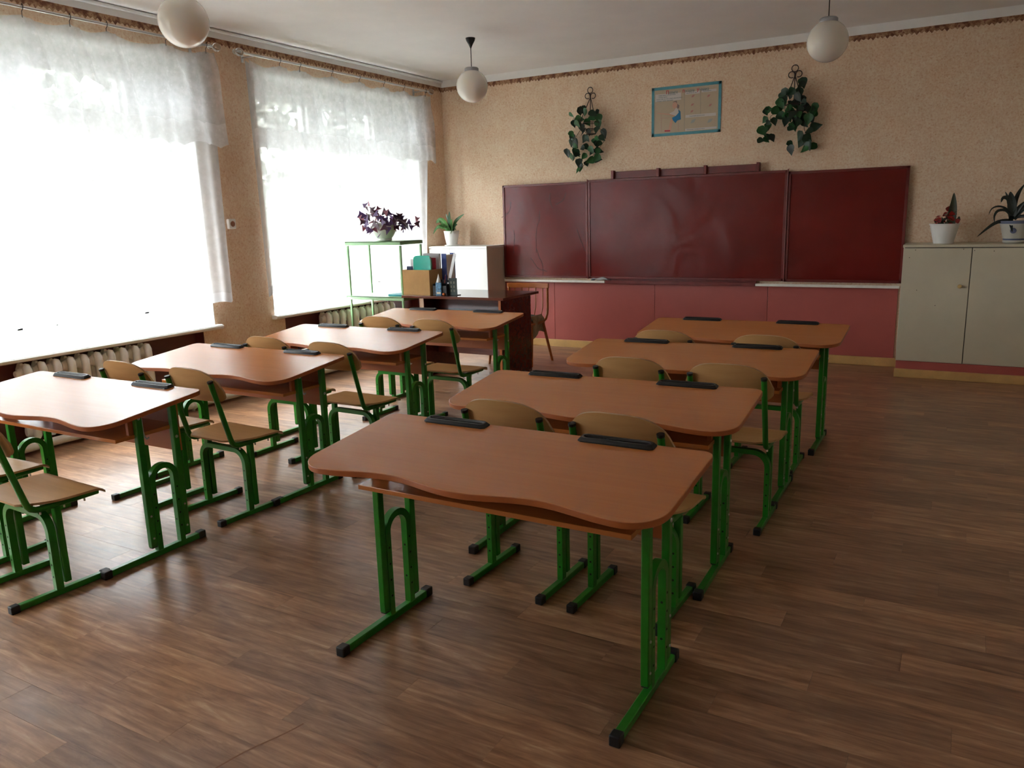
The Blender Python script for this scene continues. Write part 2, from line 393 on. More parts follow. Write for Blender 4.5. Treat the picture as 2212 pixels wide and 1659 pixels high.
# windows
for wi, (a, b) in enumerate(WIN):
    wr = bpy.data.objects.new('window_%d' % (wi+1), None); col.objects.link(wr); wr.location = (XL, a, SILL); st(wr)
    T = Matrix.Translation((-XL, -a, -SILL))
    def loc(mb): return mb.shift(lambda x, y, z: (x-XL, y-a, z-SILL))
    e = .006
    loc(MB().box((XL-.36, a, SILL), (XL+.001, a+e, HEAD)).box((XL-.36, b-e, SILL), (XL+.001, b, HEAD)).box((XL-.36, a, HEAD-e), (XL+.001, b, HEAD))).build('reveal', M['white_gloss'], wr, 0, 0)
    # sill board with a drooping painted nose
    prof = [(XL-.34, SILL-.03), (XL+.045, SILL-.03), (XL+.062, SILL-.022), (XL+.066, SILL-.008), (XL+.058, SILL+.003), (XL+.04, SILL+.006), (XL-.34, SILL+.008)]
    loc(MB().prism([(p[0], p[1]) for p in prof], a+e, b-e, plane='XZ')).build('sill_board', M['white_gloss'], wr)
    loc(MB().prism([(max(p[0], XL+.0005), p[1]) for p in prof[:6]]+[(XL+.0005, SILL+.006)], a-.03, a+e, plane='XZ').prism([(max(p[0], XL+.0005), p[1]) for p in prof[:6]]+[(XL+.0005, SILL+.006)], b-e, b+.03, plane='XZ')).build('sill_end', M['white_gloss'], wr)
    # timber frame: outer frame, wide mullion, transom
    x0, x1 = XL-.40, XL-.33; pa = [(a+.08, a+.95), (a+1.16, a+1.92)]
    fr = MB().box((x0, a, SILL), (x1, pa[0][0], HEAD)).box((x0, pa[0][1], SILL), (x1, pa[1][0], HEAD)).box((x0, pa[1][1], SILL), (x1, b, HEAD))
    fr.box((x0, a, SILL), (x1-.002, b, .735)).box((x0, a, 2.50), (x1-.002, b, HEAD)).box((x0, a, 2.06), (x1-.002, b, 2.20))
    loc(fr).build('window_frame', M['white_matt'], wr, 0, 0)
    for (p, q) in pa:
        for (z0, z1) in ((.735, 2.06), (2.20, 2.50)):
            s_ = .035
            sa = MB().box((x0-.02, p, z0), (x0+.03, p+s_, z1)).box((x0-.02, q-s_, z0), (x0+.03, q, z1)).box((x0-.02, p, z0), (x0+.03, q, z0+s_)).box((x0-.02, p, z1-s_), (x0+.03, q, z1))
            so = loc(sa).build('casement', M['white_matt'], wr, 0, 0)
            loc(MB().box((x0, p+s_, z0+s_), (x0+.004, q-s_, z1-s_))).build('pane', M['glass'], so, 0, 0)
# front dado of painted boards, one part each
dado_x = [XL, -4.90, -3.785, -2.66, -1.558, -.46]
for a, b in zip(dado_x, dado_x[1:]):
    box('panel', (a+.0015, YF-.014, .075), (b-.0015, YF, .692), M['dado'], wall_front, .002)
bb = st(MB().box((XL, YF-.03, 0), (-.415, YF-.014, .078)).build('baseboard_front', M['baseboard'], None, .004))
bl = MB()
for a, b in ((4.25, 4.88), (1.39, 2.02), (7.11, 7.20)): bl.box((XL, a-.12, 0), (XL+.016, b+.12, .07))
st(bl.build('baseboard_left', M['maroon_paint'], None, .003))
st(box('baseboard_right', (XR-.016, YB, 0), (XR, 7.13, .078), M['baseboard'], None, .003))

# ------------------------------------------------------------------ school desk
def desk_outline():
    pts = []
    def co(cx_, cy_, r, a0, a1, n): return [(cx_+r*math.cos(a0+(a1-a0)*k/n), cy_+r*math.sin(a0+(a1-a0)*k/n)) for k in range(n+1)]
    rf, rn = .035, .10
    pts += co(-.6+rf, -rf, rf, PI, PI/2, 6); pts += co(.6-rf, -rf, rf, PI/2, 0, 6)
    pts += co(.6-rn, -.5+rn, rn, 0, -PI/2, 9)
    n = 40
    for k in range(1, n):
        x = (.6-rn)*(1-2*k/n); rec = .034*math.sin(PI*abs(x)/.5)**2
        pts.append((x, -.5+rec))
    pts += co(-.6+rn, -.5+rn, rn, -PI/2, -PI, 9)
    return pts
TILT, HT, TH = .105, .701, .019
def make_desk():
    t = thing('school_desk', '', 'desk')
    top = MB().prism(desk_outline()[::-1], -TH, 0, 0, 1).shift(lambda x, y, z: (x, y, z+HT+TILT*y))
    top.build('tabletop', [M['top'], M['top_edge']], t, .002)
    MB().box((-.475, -.352, .536), (.475, -.06, .552)).build('shelf', [M['top']], t, .0015)
    MB().box((-.475, -.060, .425), (.475, -.044, .672)).build('back_panel', [M['top_edge']], t, .0015)
    for s in (-1, 1):
        x = s*.482
        MB().prism([(-.285, .552), (-.220, .552), (-.220, .656), (-.285, .650)], s*.452, s*.4685, plane='YZ').build('support_cleat', M['top_edge'], t, .001)
        fr = box('foot_rail', (x-.013, -.475, .003), (x+.013, -.005, .029), M['green'], t, .003)
        for y0, y1 in ((-.49, -.455), (-.025, .010)):
            box('foot_cap', (x-.0165, y0, 0), (x+.0165, y1, .034), M['black_soft'], fr, .004)
        arch = [(x, -.222, .029)]+arc((-.165, .335), .057, PI, 0, 12, lambda a, b: (x, a, b))+[(x, -.108, .029)]
        ab = MB().tube(arch, .0125, .0125, square=True, hint=(1,0,0))
        for yy in (-.222, -.108):
            for zz in (.10, .16, .22, .28):
                for sd in (-1, 1):
                    ab.lathe([(.0042, 0), (.0042, .0006)], (x+sd*.0127-(.0006 if sd < 0 else 0)+0, yy, zz), 8, 1, 'X')
            for zz in (.13, .25): ab.lathe([(.0042, 0), (.0042, .0006)], (x, yy-.0131, zz), 8, 1, 'Y')
        ab.build('arch', [M['green'], M['hole']], t, .002)
        for yy in (-.250, -.080):
            lg = box('leg', (x-.0125, yy-.0145, .05), (x+.0125, yy+.0145, HT+TILT*yy-TH-.002), M['green'], t, .003)
            box('leg_plug', (x-.010, yy-.012, .046), (x+.010, yy+.012, .051), M['black_soft'], lg, 0)
            for zz, r_ in ((.09, .005), (.19, .005), (.62 if yy < -.2 else .50, .0075)):
                MB().lathe([(r_, 0), (r_*.8, .003)], (x+s*.0125+(0 if s > 0 else -.003), yy, zz), 8, 0, 'X').build('bolt', M['chrome'], lg, 0)
        # tilting bracket beside the near leg
        br = MB().tube([(x, -.231, .645), (x, -.229, .56), (x, -.226, .535), (x, -.216, .522), (x, -.205, .526)], .004, .004)
        br.build('tilt_bracket', M['chrome'], t)
        MB().tube([(s*.30-.12, -.025, 0), (s*.30+.12, -.025, 0)], .01, .01)
        tr = MB()
        L_ = .125
        def oc(l, w, z, c=.012): return [(-l, -w+c*.6, z), (-l+c, -w, z), (l-c, -w, z), (l, -w+c*.6, z), (l, w-c*.6, z), (l-c, w, z), (-l+c, w, z), (-l, w-c*.6, z)]
        rings = [oc(L_, .024, 0), oc(L_, .024, .004), oc(L_-.008, .018, .013), oc(L_-.014, .012, .013), oc(L_-.018, .009, .006)]
        vs = [q for r in rings for q in r]; fs = []
        for i in range(4):
            for k in range(8): fs.append((i*8+k, i*8+(k+1)%8, (i+1)*8+(k+1)%8, (i+1)*8+k))
        fs += [tuple(range(7,-1,-1)), tuple(range(32, 40))]
        tr.add(vs, fs); tr.box((-L_+.02, -.0015, .005), (L_-.02, .0015, .0125))
        tr.shift(lambda a, b, c: (a+s*.298, b-.026, c+HT+TILT*(b-.026)+.0002)).build('pencil_tray', M['black'], t, 0, 30)
    return t

# ------------------------------------------------------------------ school chair
def make_chair():
    t = thing('school_chair', '', 'chair'); PX = .16
    def seat(u, v):
        v = v**.9; hw = .205 if v > .55 else .205*(1-.42*((.55-v)/.55)**2.4)
        if v > .93: hw -= .012*((v-.93)/.07)**2
        x = (2*u-1)*hw; y = .095+.305*v
        z = .388 - .010*(1-(2*u-1)**2)*math.sin(PI*min(1, v*1.1)) + .006*(1-v)
        if v > .86: z -= .020*((v-.86)/.14)**2
        return (x, y, z)
    MB().grid(seat, 22, 18, lambda u, v: (0, 0, -.009), 0, 1).build('seat', [M['ply'], M['ply_edge']], t, 0, 50)
    def topz(u): return .592+.158*(1-abs(u)**3.0)**(1/2.6)
    def back(u, v):
        q = 2*u-1; q = math.copysign(1-(1-abs(q))**1.15, q); lo = .592+.020*max(0, (abs(q)-.86)/.14)**2; hi = topz(min(.9995, abs(q)))
        z = lo+(hi-lo)*v if hi > lo+.03 else lo+.03*v+.0
        x = q*.194*(1-.02*(1-v)); y = .12-.085*(z-.386)/.31+.012+.034*(q*q-.6)
        return (x, y, z)
    MB().grid(back, 36, 12, lambda u, v: (0, .009, .002), 0, 1).build('backrest', [M['ply'], M['ply_edge']], t, 0, 50)
    for s in (-1, 1):
        x = s*PX
        path = [(x, .385, .364), (x, .165, .362), (x, .145, .364), (x, .128, .372), (x, .118, .386), (x, .112, .405), (x, .036, .690)]
        br = MB().tube(path, .0125, .0125, 12, hint=(1,0,0)).build('back_upright', M['green'], t)
        MB().tube([(x, .0368, .6875), (x, .0355, .692), (x, .0345, .697)], .0135, .0135, 12, hint=(1,0,0)).build('tube_cap', M['black_soft'], br)
        lg = box('leg', (x-.0135, .205, .045), (x+.0135, .231, .354), M['green'], t, .003)
        fr = box('foot_rail', (x-.0125, .012, .003), (x+.0125, .373, .027), M['green'], t, .003)
        for y0, y1 in ((0, .033), (.352, .385)):
            box('foot_cap', (x-.0155, y0, 0), (x+.0155, y1, .031), M['black_soft'], fr, .004)
        for yy in (.16, .25, .33): MB().tube([(x, yy, .350), (x, yy, .340)], .004, .004, 8).build('rivet', M['chrome'], br)
    R = .065; zt = .325; y = .185
    u = [(-PX, y, .027)]+arc((-PX+R, zt-R), R, PI, PI/2, 7, lambda a, b: (a, y, b))+arc((PX-R, zt-R), R, PI/2, 0, 7, lambda a, b: (a, y, b))+[(PX, y, .027)]
    ub = MB().tube(u, .0115, .0145, square=True, hint=(0,1,0))
    for s in (-1, 1):
        for zz in (.08, .13, .18, .23): ub.lathe([(.0042, 0), (.0042, .0006)], (s*PX, y-.0152, zz), 8, 1, 'Y')
    ub = ub.build('arch_frame', [M['green'], M['hole']], t, .002)
    for yy, w_ in ((.20, 0), (.345, 0)):
        MB().tube([(-PX+.0125, yy, .362), (PX-.0125, yy, .362)], .009, .007, square=True).build('cross_tube', M['green'], t, .001)
    return t
proto_d, proto_c = make_desk(), make_chair()
DESKS = [
 (-1.185, 2.220, -.008, 'nearest desk of the right row, wavy front edge, no chairs at it'),
 (-1.238, 3.102, .018, 'second desk of the right row, directly behind the nearest chairless desk'),
 (-1.181, 4.120, .008, 'third desk of the right row, one before the desk nearest the board'),
 (-1.153, 5.092, .001, 'farthest desk of the right row, last before the rose wall boards'),
 (-3.415, 2.223, .008, 'nearest desk of the window row, top white with window glare, cut by the photo edge'),
 (-3.400, 3.147, -.010, 'second desk of the window row, beside the wallpapered pier, brown patch in its glare'),
 (-3.391, 4.049, .0, 'third desk of the window row, in front of the farther radiator'),
 (-3.361, 5.047, .006, 'farthest desk of the window row, just in front of the dark teacher desk')]
CHAIRS = [
 (-1.412, 2.34, -2, 'left plywood chair of the second right-row desk, back behind the nearest pencil tray'),
 (-.962, 2.323, -2, 'right plywood chair of the second right-row desk, wide back above the nearest desk'),
 (-1.300, 3.31, 0, 'left plywood chair of the third right-row desk, rounded back showing two posts'),
 (-.848, 3.31, 0, 'right plywood chair of the third right-row desk, one green post and seat side seen'),
 (-1.430, 4.17, 0, 'left chair of the farthest right-row desk, only its curved plywood top edge seen'),
 (-.871, 4.17, 0, 'right chair of the farthest right-row desk, low plywood arc and seat corner seen'),
 (-3.640, 1.48, 2, 'chair at the bottom left photo edge with its seat glazed white by window light'),
 (-3.135, 1.405, -3, 'nearest chair of the window row, brown seat and long green foot rail seen'),
 (-3.610, 2.347, -1, 'chair by the nearer radiator at the second window-row desk, plywood back lit from the left'),
 (-3.110, 2.347, -3, 'fully seen plywood chair between the first and second window-row desks'),
 (-3.525, 3.21, 0, 'small-looking chair by the wallpapered pier at the third window-row desk'),
 (-3.005, 3.178, -2, 'aisle-side plywood chair of the third window-row desk with green frame'),
 (-3.463, 4.19, 0, 'chair before the farther radiator at the farthest window-row desk, green post tips'),
 (-3.008, 4.17, -1, 'aisle-side plywood chair of the farthest window-row desk, by the teacher desk')]
for i, (x, y, a, lab) in enumerate(DESKS):
    o = proto_d if i == 0 else copy_tree(proto_d)
    o.location = (x, y, 0); o.rotation_euler = (0,0,a); o['label'] = lab; o['group'] = 'two-seat school desks in two rows'
for i, (x, y, a, lab) in enumerate(CHAIRS):
    o = proto_c if i == 0 else copy_tree(proto_c)
    o.location = (x, y, 0); o.rotation_euler = (0,0,math.radians(a)); o['label'] = lab; o['group'] = 'plywood school chairs at the desks'
# ------------------------------------------------------------------ measured places (metres: x, z) of leaves and printed shapes
IVY1 = [(-3.43,2.41),(-3.392,2.42),(-3.355,2.384),(-3.501,2.37),(-3.514,2.292),(-3.431,2.325),(-3.263,2.366),(-3.222,2.315),(-3.288,2.327),(-3.356,2.293),(-3.439,2.28),(-3.394,2.237),(-3.342,2.2),(-3.23,2.263),(-3.215,2.204),(-3.171,2.174),(-3.164,2.122),(-3.216,2.112),(-3.508,2.188),(-3.54,2.111),(-3.456,2.109),(-3.38,2.137),(-3.275,2.103),(-3.246,2.075),(-3.201,2.072),(-3.495,2.058),(-3.48,2.02),(-3.381,2.044),(-3.313,2.006),(-3.231,2.008),(-3.545,1.978),(-3.488,1.957),(-3.434,1.983),(-3.366,1.963),(-3.306,1.922),(-3.261,1.933),(-3.417,1.906),(-3.375,1.897),(-3.444,1.854)]
IVY2 = [(-1.318,2.434),(-1.453,2.377),(-1.396,2.383),(-1.344,2.378),(-1.484,2.294),(-1.409,2.287),(-1.362,2.277),(-1.312,2.312),(-1.294,2.282),(-1.501,2.261),(-1.48,2.189),(-1.418,2.23),(-1.382,2.204),(-1.257,2.228),(-1.212,2.241),(-1.227,2.191),(-1.294,2.174),(-1.356,2.145),(-1.31,2.141),(-1.253,2.148),(-1.199,2.086),(-1.243,2.049),(-1.332,2.12),(-1.437,2.139),(-1.388,2.078),(-1.366,2.111),(-1.606,2.235),(-1.621,2.172),(-1.543,2.154),(-1.584,2.14),(-1.636,2.075),(-1.61,2.03),(-1.645,1.997),(-1.55,2.011),(-1.316,2.014),(-1.313,1.956),(-1.265,1.907),(-1.392,1.903),(-1.406,1.957),(-1.273,1.971),(-1.243,1.934),(-1.467,2.298),(-1.281,2.253),(-1.325,2.222),(-1.369,2.18),(-1.416,2.184),(-1.286,2.116),(-1.341,2.326)]
HG1 = [(-3.344,2.598),(-3.373,2.546),(-3.313,2.543),(-3.341,2.532),(-3.425,2.29),(-3.34,2.362),(-3.255,2.342),(-3.3,2.267)]
HG2 = [(-1.398,2.589),(-1.425,2.538),(-1.364,2.54),(-1.396,2.532),(-1.454,2.401),(-1.393,2.418),(-1.316,2.342),(-1.372,2.267)]
VN1 = [(-3.398,2.296),(-3.491,2.343),(-3.507,2.305)]
VN2 = [(-3.274,2.26),(-3.149,2.173),(-3.164,2.095),(-3.254,1.996),(-3.367,1.896),(-3.444,1.84)]
VN3 = [(-3.386,2.269),(-3.47,2.156),(-3.525,2.093),(-3.488,2.011)]
VN4 = [(-1.5,2.249),(-1.575,2.197),(-1.577,2.104),(-1.611,2.059),(-1.597,2.011)]
VN5 = [(-1.301,2.186),(-1.283,2.058),(-1.246,1.986),(-1.3,1.932)]
OX = [(-4.835,1.511),(-4.859,1.487),(-4.797,1.477),(-4.829,1.452),(-4.888,1.445),(-4.903,1.425),(-4.82,1.427),(-4.872,1.403),(-4.857,1.385),(-4.882,1.35),(-4.84,1.322),(-4.809,1.363),(-4.791,1.388),(-4.746,1.404),(-4.71,1.441),(-4.648,1.41),(-4.621,1.42),(-4.573,1.412),(-4.532,1.403),(-4.501,1.394),(-4.464,1.393),(-4.615,1.347),(-4.561,1.362),(-4.514,1.349),(-4.538,1.316),(-4.461,1.364),(-4.421,1.343),(-4.392,1.375),(-4.327,1.388),(-4.353,1.346),(-4.311,1.351),(-4.434,1.296),(-4.706,1.353),(-4.71,1.311),(-4.63,1.293),(-4.775,1.442),(-4.763,1.421),(-4.483,1.419),(-4.592,1.375),(-4.641,1.36),(-4.534,1.374),(-4.488,1.348),(-4.806,1.464),(-4.849,1.406),(-4.547,1.337),(-4.502,1.369)]
OXPOT = [(-4.802,1.384),(-4.549,1.379),(-4.812,1.329),(-4.597,1.313),(-4.782,1.227),(-4.63,1.226),(-4.672,1.381)]
BEG = [(-0.193,1.281),(-0.142,1.318),(-0.093,1.306),(-0.149,1.275),(-0.12,1.285),(-0.081,1.273),(-0.172,1.264),(-0.128,1.252),(-0.205,1.249),(-0.097,1.482),(-0.115,1.36),(-0.073,1.359),(-0.084,1.246)]
S0 = [(0.321,1.26),(0.307,1.355),(0.295,1.424),(0.284,1.475)]
S1 = [(0.322,1.287),(0.287,1.373),(0.273,1.431),(0.252,1.476)]
S2 = [(0.31,1.321),(0.278,1.417),(0.241,1.429),(0.229,1.392)]
S3 = [(0.305,1.304),(0.263,1.35),(0.211,1.365),(0.17,1.346),(0.153,1.298)]
S4 = [(0.307,1.287),(0.267,1.333),(0.214,1.331),(0.193,1.29),(0.198,1.238)]
S5 = [(0.316,1.253),(0.256,1.254),(0.198,1.235),(0.141,1.188),(0.085,1.132)]
S6 = [(0.323,1.304),(0.326,1.402),(0.346,1.472),(0.379,1.531)]
S7 = [(0.327,1.287),(0.351,1.347),(0.39,1.4)]
S8 = [(0.333,1.259),(0.356,1.3),(0.396,1.339)]
S9 = [(0.316,1.287),(0.304,1.253),(0.32,1.167)]
S10 = [(0.333,1.287),(0.38,1.353),(0.438,1.385),(0.496,1.35)]
S11 = [(0.331,1.277),(0.401,1.285),(0.477,1.249)]
PC = [(-2.71,2.547),(-2.048,2.555),(-2.047,2.115),(-2.7,2.107)]
PDRESS = [(-2.449,2.343),(-2.428,2.32),(-2.423,2.249),(-2.459,2.241),(-2.474,2.219),(-2.501,2.248),(-2.509,2.27),(-2.471,2.285),(-2.445,2.311)]
PBLOUSE = [(-2.472,2.359),(-2.449,2.343),(-2.441,2.314),(-2.471,2.285),(-2.483,2.286),(-2.529,2.304),(-2.537,2.311),(-2.491,2.329)]
PARM = [(-2.653,2.327),(-2.541,2.31),(-2.483,2.289),(-2.487,2.281),(-2.548,2.3),(-2.653,2.319)]
PHEAD = [(-2.484,2.381)]
PHAIR = [(-2.5,2.414),(-2.466,2.421),(-2.462,2.393),(-2.439,2.377),(-2.442,2.349),(-2.457,2.35),(-2.469,2.38),(-2.492,2.396)]
PLEG = [(-2.517,2.264),(-2.498,2.248),(-2.519,2.157),(-2.542,2.159),(-2.535,2.205)]
PSHOE = [(-2.581,2.162),(-2.527,2.159),(-2.525,2.147),(-2.581,2.149)]
PDESKL = [(-2.616,2.318),(-2.614,2.15),(-2.653,2.325),(-2.537,2.308),(-2.614,2.275),(-2.536,2.272),(-2.448,2.24),(-2.446,2.144)]
PBOX1 = [(-2.676,2.494),(-2.425,2.491),(-2.424,2.425),(-2.676,2.427)]
PBOX2 = [(-2.384,2.491),(-2.247,2.491),(-2.246,2.467),(-2.384,2.466)]
PBOX3 = [(-2.228,2.493),(-2.09,2.493),(-2.089,2.471),(-2.228,2.472)]
PBOX4 = [(-2.378,2.284),(-2.09,2.282),(-2.089,2.256),(-2.378,2.259)]
PBOX5 = [(-2.378,2.16),(-2.081,2.159),(-2.081,2.141),(-2.378,2.139)]
PT = [(-2.572,2.502),(-2.448,2.502),(-2.412,2.504),(-2.302,2.503),(-2.274,2.504),(-2.192,2.503)]
PHANDS = [(-2.309,2.449),(-2.161,2.438),(-2.314,2.373),(-2.144,2.354),(-2.317,2.314),(-2.304,2.225),(-2.145,2.216)]
PDIV = [(-2.393,2.488),(-2.387,2.14),(-2.239,2.49),(-2.235,2.282)]

# ------------------------------------------------------------------ curtains, rods
def curtain(name, label, y0, y1, ztop, zbot, x, mt, hooks, flare0, flare1, seed, scal, nfold, group):
    rnd = random.Random(seed); ph = [rnd.uniform(0, 6.28) for _ in range(6)]; Ht = ztop-zbot
    NU, NV = 260, 26; vs = []; uvs = []
    hk = sorted(hooks)
    for j in range(NV+1):
        t = j/NV
        for i in range(NU+1):
            u = i/NU; y = y0+(y1-y0)*u
            # sag of the top hem between hooks
            prev = max([h for h in hk if h <= y], default=y0); nxt = min([h for h in hk if h > y], default=y1)
            q = (y-prev)/max(.01, nxt-prev); sag = .034*math.sin(PI*min(1, max(0, q)))*min(1, (nxt-prev)/.35)
            zt = ztop-sag
            zb = zbot+scal*(abs(math.sin(PI*(y-y0)/.155))**.7)*.9+.006*math.sin(17*y)
            z = zt+(zb-zt)*t
            wv_ = math.sin(2*PI*nfold*u+ph[0]+.9*math.sin(5*u+ph[1]))+.45*math.sin(2*PI*nfold*2.3*u+ph[2])
            px = .021*(.45+.55*t)*wv_
            # sharp pleats fanning from each hook
            for h in hk:
                d_ = (y-h-(.05+.12*t)*(1 if h > (y0+y1)/2-9 else 1))/(.012+.055*t); px += .038*math.exp(-d_*d_)*(.6+.4*t)
            fy = (flare0*(1-u)+flare1*u)*t if True else 0
            vs.append((x+px, y+fy+.004*wv_*t, z)); uvs.append((u, 1-t))
    W_ = NU+1; fs = [(j*W_+i, j*W_+i+1, (j+1)*W_+i+1, (j+1)*W_+i) for j in range(NV) for i in range(NU)]
    mb = MB().add(vs, fs); o = mb.build(name, mt, None, 0, 180)
    ul = o.data.uv_layers.new(name='UVMap')
    for lp in o.data.loops: ul.data[lp.index].uv = uvs[lp.vertex_index]
    tag(o, label, 'curtain', group)
    return o
HK = {0: [5.07, 5.30, 5.695, 6.07, 6.43, 6.75, 7.12], 1: [2.20, 2.55, 2.99, 3.285, 3.534, 3.986, 4.33], 2: [-.75, -.3, .2, .7, 1.2]}
SPAN = {0: (4.735, 7.225), 1: (1.86, 4.405), 2: (-.98, 1.55)}
LABC = {0: ('long sheer white curtain over the window beside the front corner', 'short lace valance over the window beside the front corner'),
        1: ('long sheer white curtain over the nearest window, above the nearer radiator', 'short lace valance over the nearest window, above the nearer radiator'),
        2: ('unseen long sheer curtain added to dim the window outside the picture', 'unseen short lace valance added to dim the window outside the picture')}  # third window's cloth is unseen, added to cut the light it lets in
for wi in (0, 1, 2):
    a, b = SPAN[wi]; L1, L2 = LABC[wi]
    curtain('sheer_curtain', L1, a+.02, b-.015, 2.665, .790, XL+.058, M['tulle'], HK[wi], .02, .0 if wi else -.12, 11+wi, .016, 9, 'long sheer curtains')
    c2_ = curtain('lace_valance', L2, a, b, 2.662, 1.975, XL+.118, M['lace'], HK[wi], -.02, .05, 31+wi, .030, 8, 'lace valances over the curtains')
    for h in HK[wi]:                                # metal clips that carry the cloth
        MB().tube([(XL+.128, h, 2.712), (XL+.135, h, 2.722), (XL+.142, h, 2.708), (XL+.134, h, 2.69), (XL+.120, h, 2.68), (XL+.120, h, 2.645)], .0022, .0022, 6).build('clip', M['black'], c2_)
    for k, (xx, r_, cl) in enumerate(((XL+.128, .032, 'front'), (XL+.072, .021, 'rear'))):
        where = ['window beside the front corner', 'nearest window', 'window outside the picture'][wi]
        rod = tag(MB().tube([(xx, a-.05, 2.703+.012*k), (xx, b-.05 if wi == 0 else b-.02, 2.703+.012*k)], .009 if k == 0 else .006, None, 12).build('curtain_rod', M['chrome'], None), '%s silver curtain rod with clear ball ends over the %s' % ('thicker front' if k == 0 else 'thinner rear', where), 'curtain rod', 'silver curtain rods')
        for ye, sg in ((a-.05, -1), (b-.05 if wi == 0 else b-.02, 1)):
            prof = [(0, -r_)]+[(r_*math.cos(t_), r_*math.sin(t_)) for t_ in [(-PI/2+PI*q/10) for q in range(1, 10)]]+[(0, r_)]
            MB().lathe(prof, (xx, ye+sg*(r_+.008), 2.703+.012*k), 16).build('finial', M['acrylic'], rod)
            if k == 0: MB().box((XL, ye-sg*.10-.006, 2.69), (xx, ye-sg*.10+.006, 2.70)).box((XL, ye-sg*.10-.012, 2.66), (XL+.006, ye-sg*.10+.012, 2.74)).build('bracket', M['chrome'], rod)

# ------------------------------------------------------------------ blackboard
bd = thing('blackboard', 'wide three-panel maroon blackboard on the front wall between the cabinets', 'blackboard', (-2.41, YF, .72))
def bl_(mb): return mb.shift(lambda x, y, z: (x+2.41, y-YF, z-.72))
def bboard(x0, x1, z0, z1, yb, th, nm='board_panel'):
    p = bl_(MB().box((x0, yb-th, z0), (x1, yb, z1))).build(nm, M['board'], bd, 0, 0)
    f = .022; q = MB()
    for a_, b_ in (((x0, z0), (x1, z0+f)), ((x0, z1-f), (x1, z1)), ((x0, z0), (x0+f, z1)), ((x1-f, z0), (x1, z1))):
        q.box((a_[0], yb-th-.008, a_[1]), (b_[0], yb-th+.001, b_[1]))
    bl_(q).build('board_frame', M['board_edge'], p, .002)
bboard(-4.375, -3.376, .745, 1.722, YF-.022, .02)
bboard(-3.368, -1.418, .742, 1.732, YF-.026, .022)
bboard(-1.410, -.437, .737, 1.716, YF-.022, .02)
for xx in (-3.372, -1.414): bl_(MB().tube([(xx, YF-.055, .74), (xx, YF-.055, 1.74)], .006, None, 8)).build('hinge_rod', M['board_edge'], bd)
bl_(MB().box((-3.104, YF-.05, 1.735), (-1.66, YF-.03, 1.800))).build('map_rail', M['board_edge'], bd, .002)
for xx in (-3.09, -2.62, -2.16, -1.675): bl_(MB().box((xx-.014, YF-.085, 1.730), (xx+.014, YF-.028, 1.812))).build('rail_block', M['board_edge'], bd, .003)
bl_(MB().box((-3.17, YF-.085, .695), (-1.665, YF-.02, .712)).box((-3.17, YF-.088, .695), (-1.665, YF-.080, .728)).box((-3.17, YF-.03, .70), (-1.665, YF-.02, .745))).build('chalk_tray', M['board_edge'], bd, .002)
bl_(MB().box((-4.36, YF-.085, .700), (-3.175, YF-.014, .716)).box((-4.36, YF-.088, .700), (-3.175, YF-.080, .724))).build('ledge', M['ledge'], bd, .002)
bl_(MB().box((-1.66, YF-.085, .695), (-.45, YF-.014, .711)).box((-1.66, YF-.088, .695), (-.45, YF-.080, .719))).build('ledge', M['ledge'], bd, .002)
# pale wiped scuffs and dark fine cracks on the left wing
rnd = random.Random(5); ck = MB()
for (x, z, L_, a_) in ((-4.28,1.55,.22,1.6),(-3.93,1.45,.45,1.62),(-4.25,1.25,.25,1.5),(-3.98,1.05,.30,1.1),(-3.62,1.62,.18,2.0),(-3.80,1.62,.16,1.9),(-3.50,1.25,.25,1.3),(-4.05,.95,.25,.8)):
    pts = []; aa = a_
    for k in range(9):
        pts.append((x, YF-.0425, z)); x += math.cos(aa)*L_/8; z -= math.sin(aa)*L_/8; aa += rnd.uniform(-.35, .35)
    ck.tube(pts, .0028, .0009, 4, (0,1,0))
ckk = bl_(ck).build('crack_lines', mat('dark_crack', (.05,.004,.004), .6), bd); ckk['kind'] = 'stuff'
# folded grey cloth on the ledge
def rag(u, v):
    return (-3.335+.20*u+.01*v, YF-.085+.062*v, .724+.030*math.sin(PI*u)**.3*math.sin(PI*(.1+.8*v))**.4+.006*math.sin(9*u+5*v))
tag(MB().grid(rag, 14, 8, lambda u, v: (0, 0, -.007)).build('chalk_cloth', plain('grey_rag', (.42,.43,.45), .9, .2, 30)), 'folded grey wiping cloth on the ledge under the blackboard', 'cloth')

# ------------------------------------------------------------------ poster
ps = thing('wall_poster', 'posture poster with blue border hung above the blackboard', 'poster', (-2.378, YF, 2.33))
def pp(mb): return mb.shift(lambda x, y, z: (x+2.378, y-YF, z-2.33))
def flat(c, n='ink', r=.6): return mat(n, c, r, 0, .3)
ink_b, ink_r, ink_g, ink_w, ink_s = flat((.025,.20,.42),'blue_print'), flat((.50,.04,.06),'red_print'), flat((.20,.24,.25),'grey_print'), flat((.62,.58,.56),'pale_print'), flat((.62,.36,.26),'skin_print')
pp(MB().box((-2.712, YF-.006, 2.108), (-2.044, YF, 2.556))).build('backing', plain('laminated_card', (.50,.40,.28), .35, .04, 8), ps, .001)
rim = MB(); w_ = .026
for a_, b_ in (((-2.712,2.108),(-2.044,2.108+w_)), ((-2.712,2.556-w_),(-2.044,2.556)), ((-2.712,2.108),(-2.712+w_,2.556)), ((-2.044-w_,2.108),(-2.044,2.556))):
    rim.box((a_[0], YF-.0075, a_[1]), (b_[0], YF-.0055, b_[1]))
pp(rim).build('blue_border', plain('blue_border_print', (.075,.30,.38), .4, .12, 12), ps)
def ppoly(name, pts, m_, d=.0078): pp(MB().prism([(p[0], p[1]) for p in pts], YF-d, YF-.006, plane='XZ')).build(name, m_, ps, 0, 0)
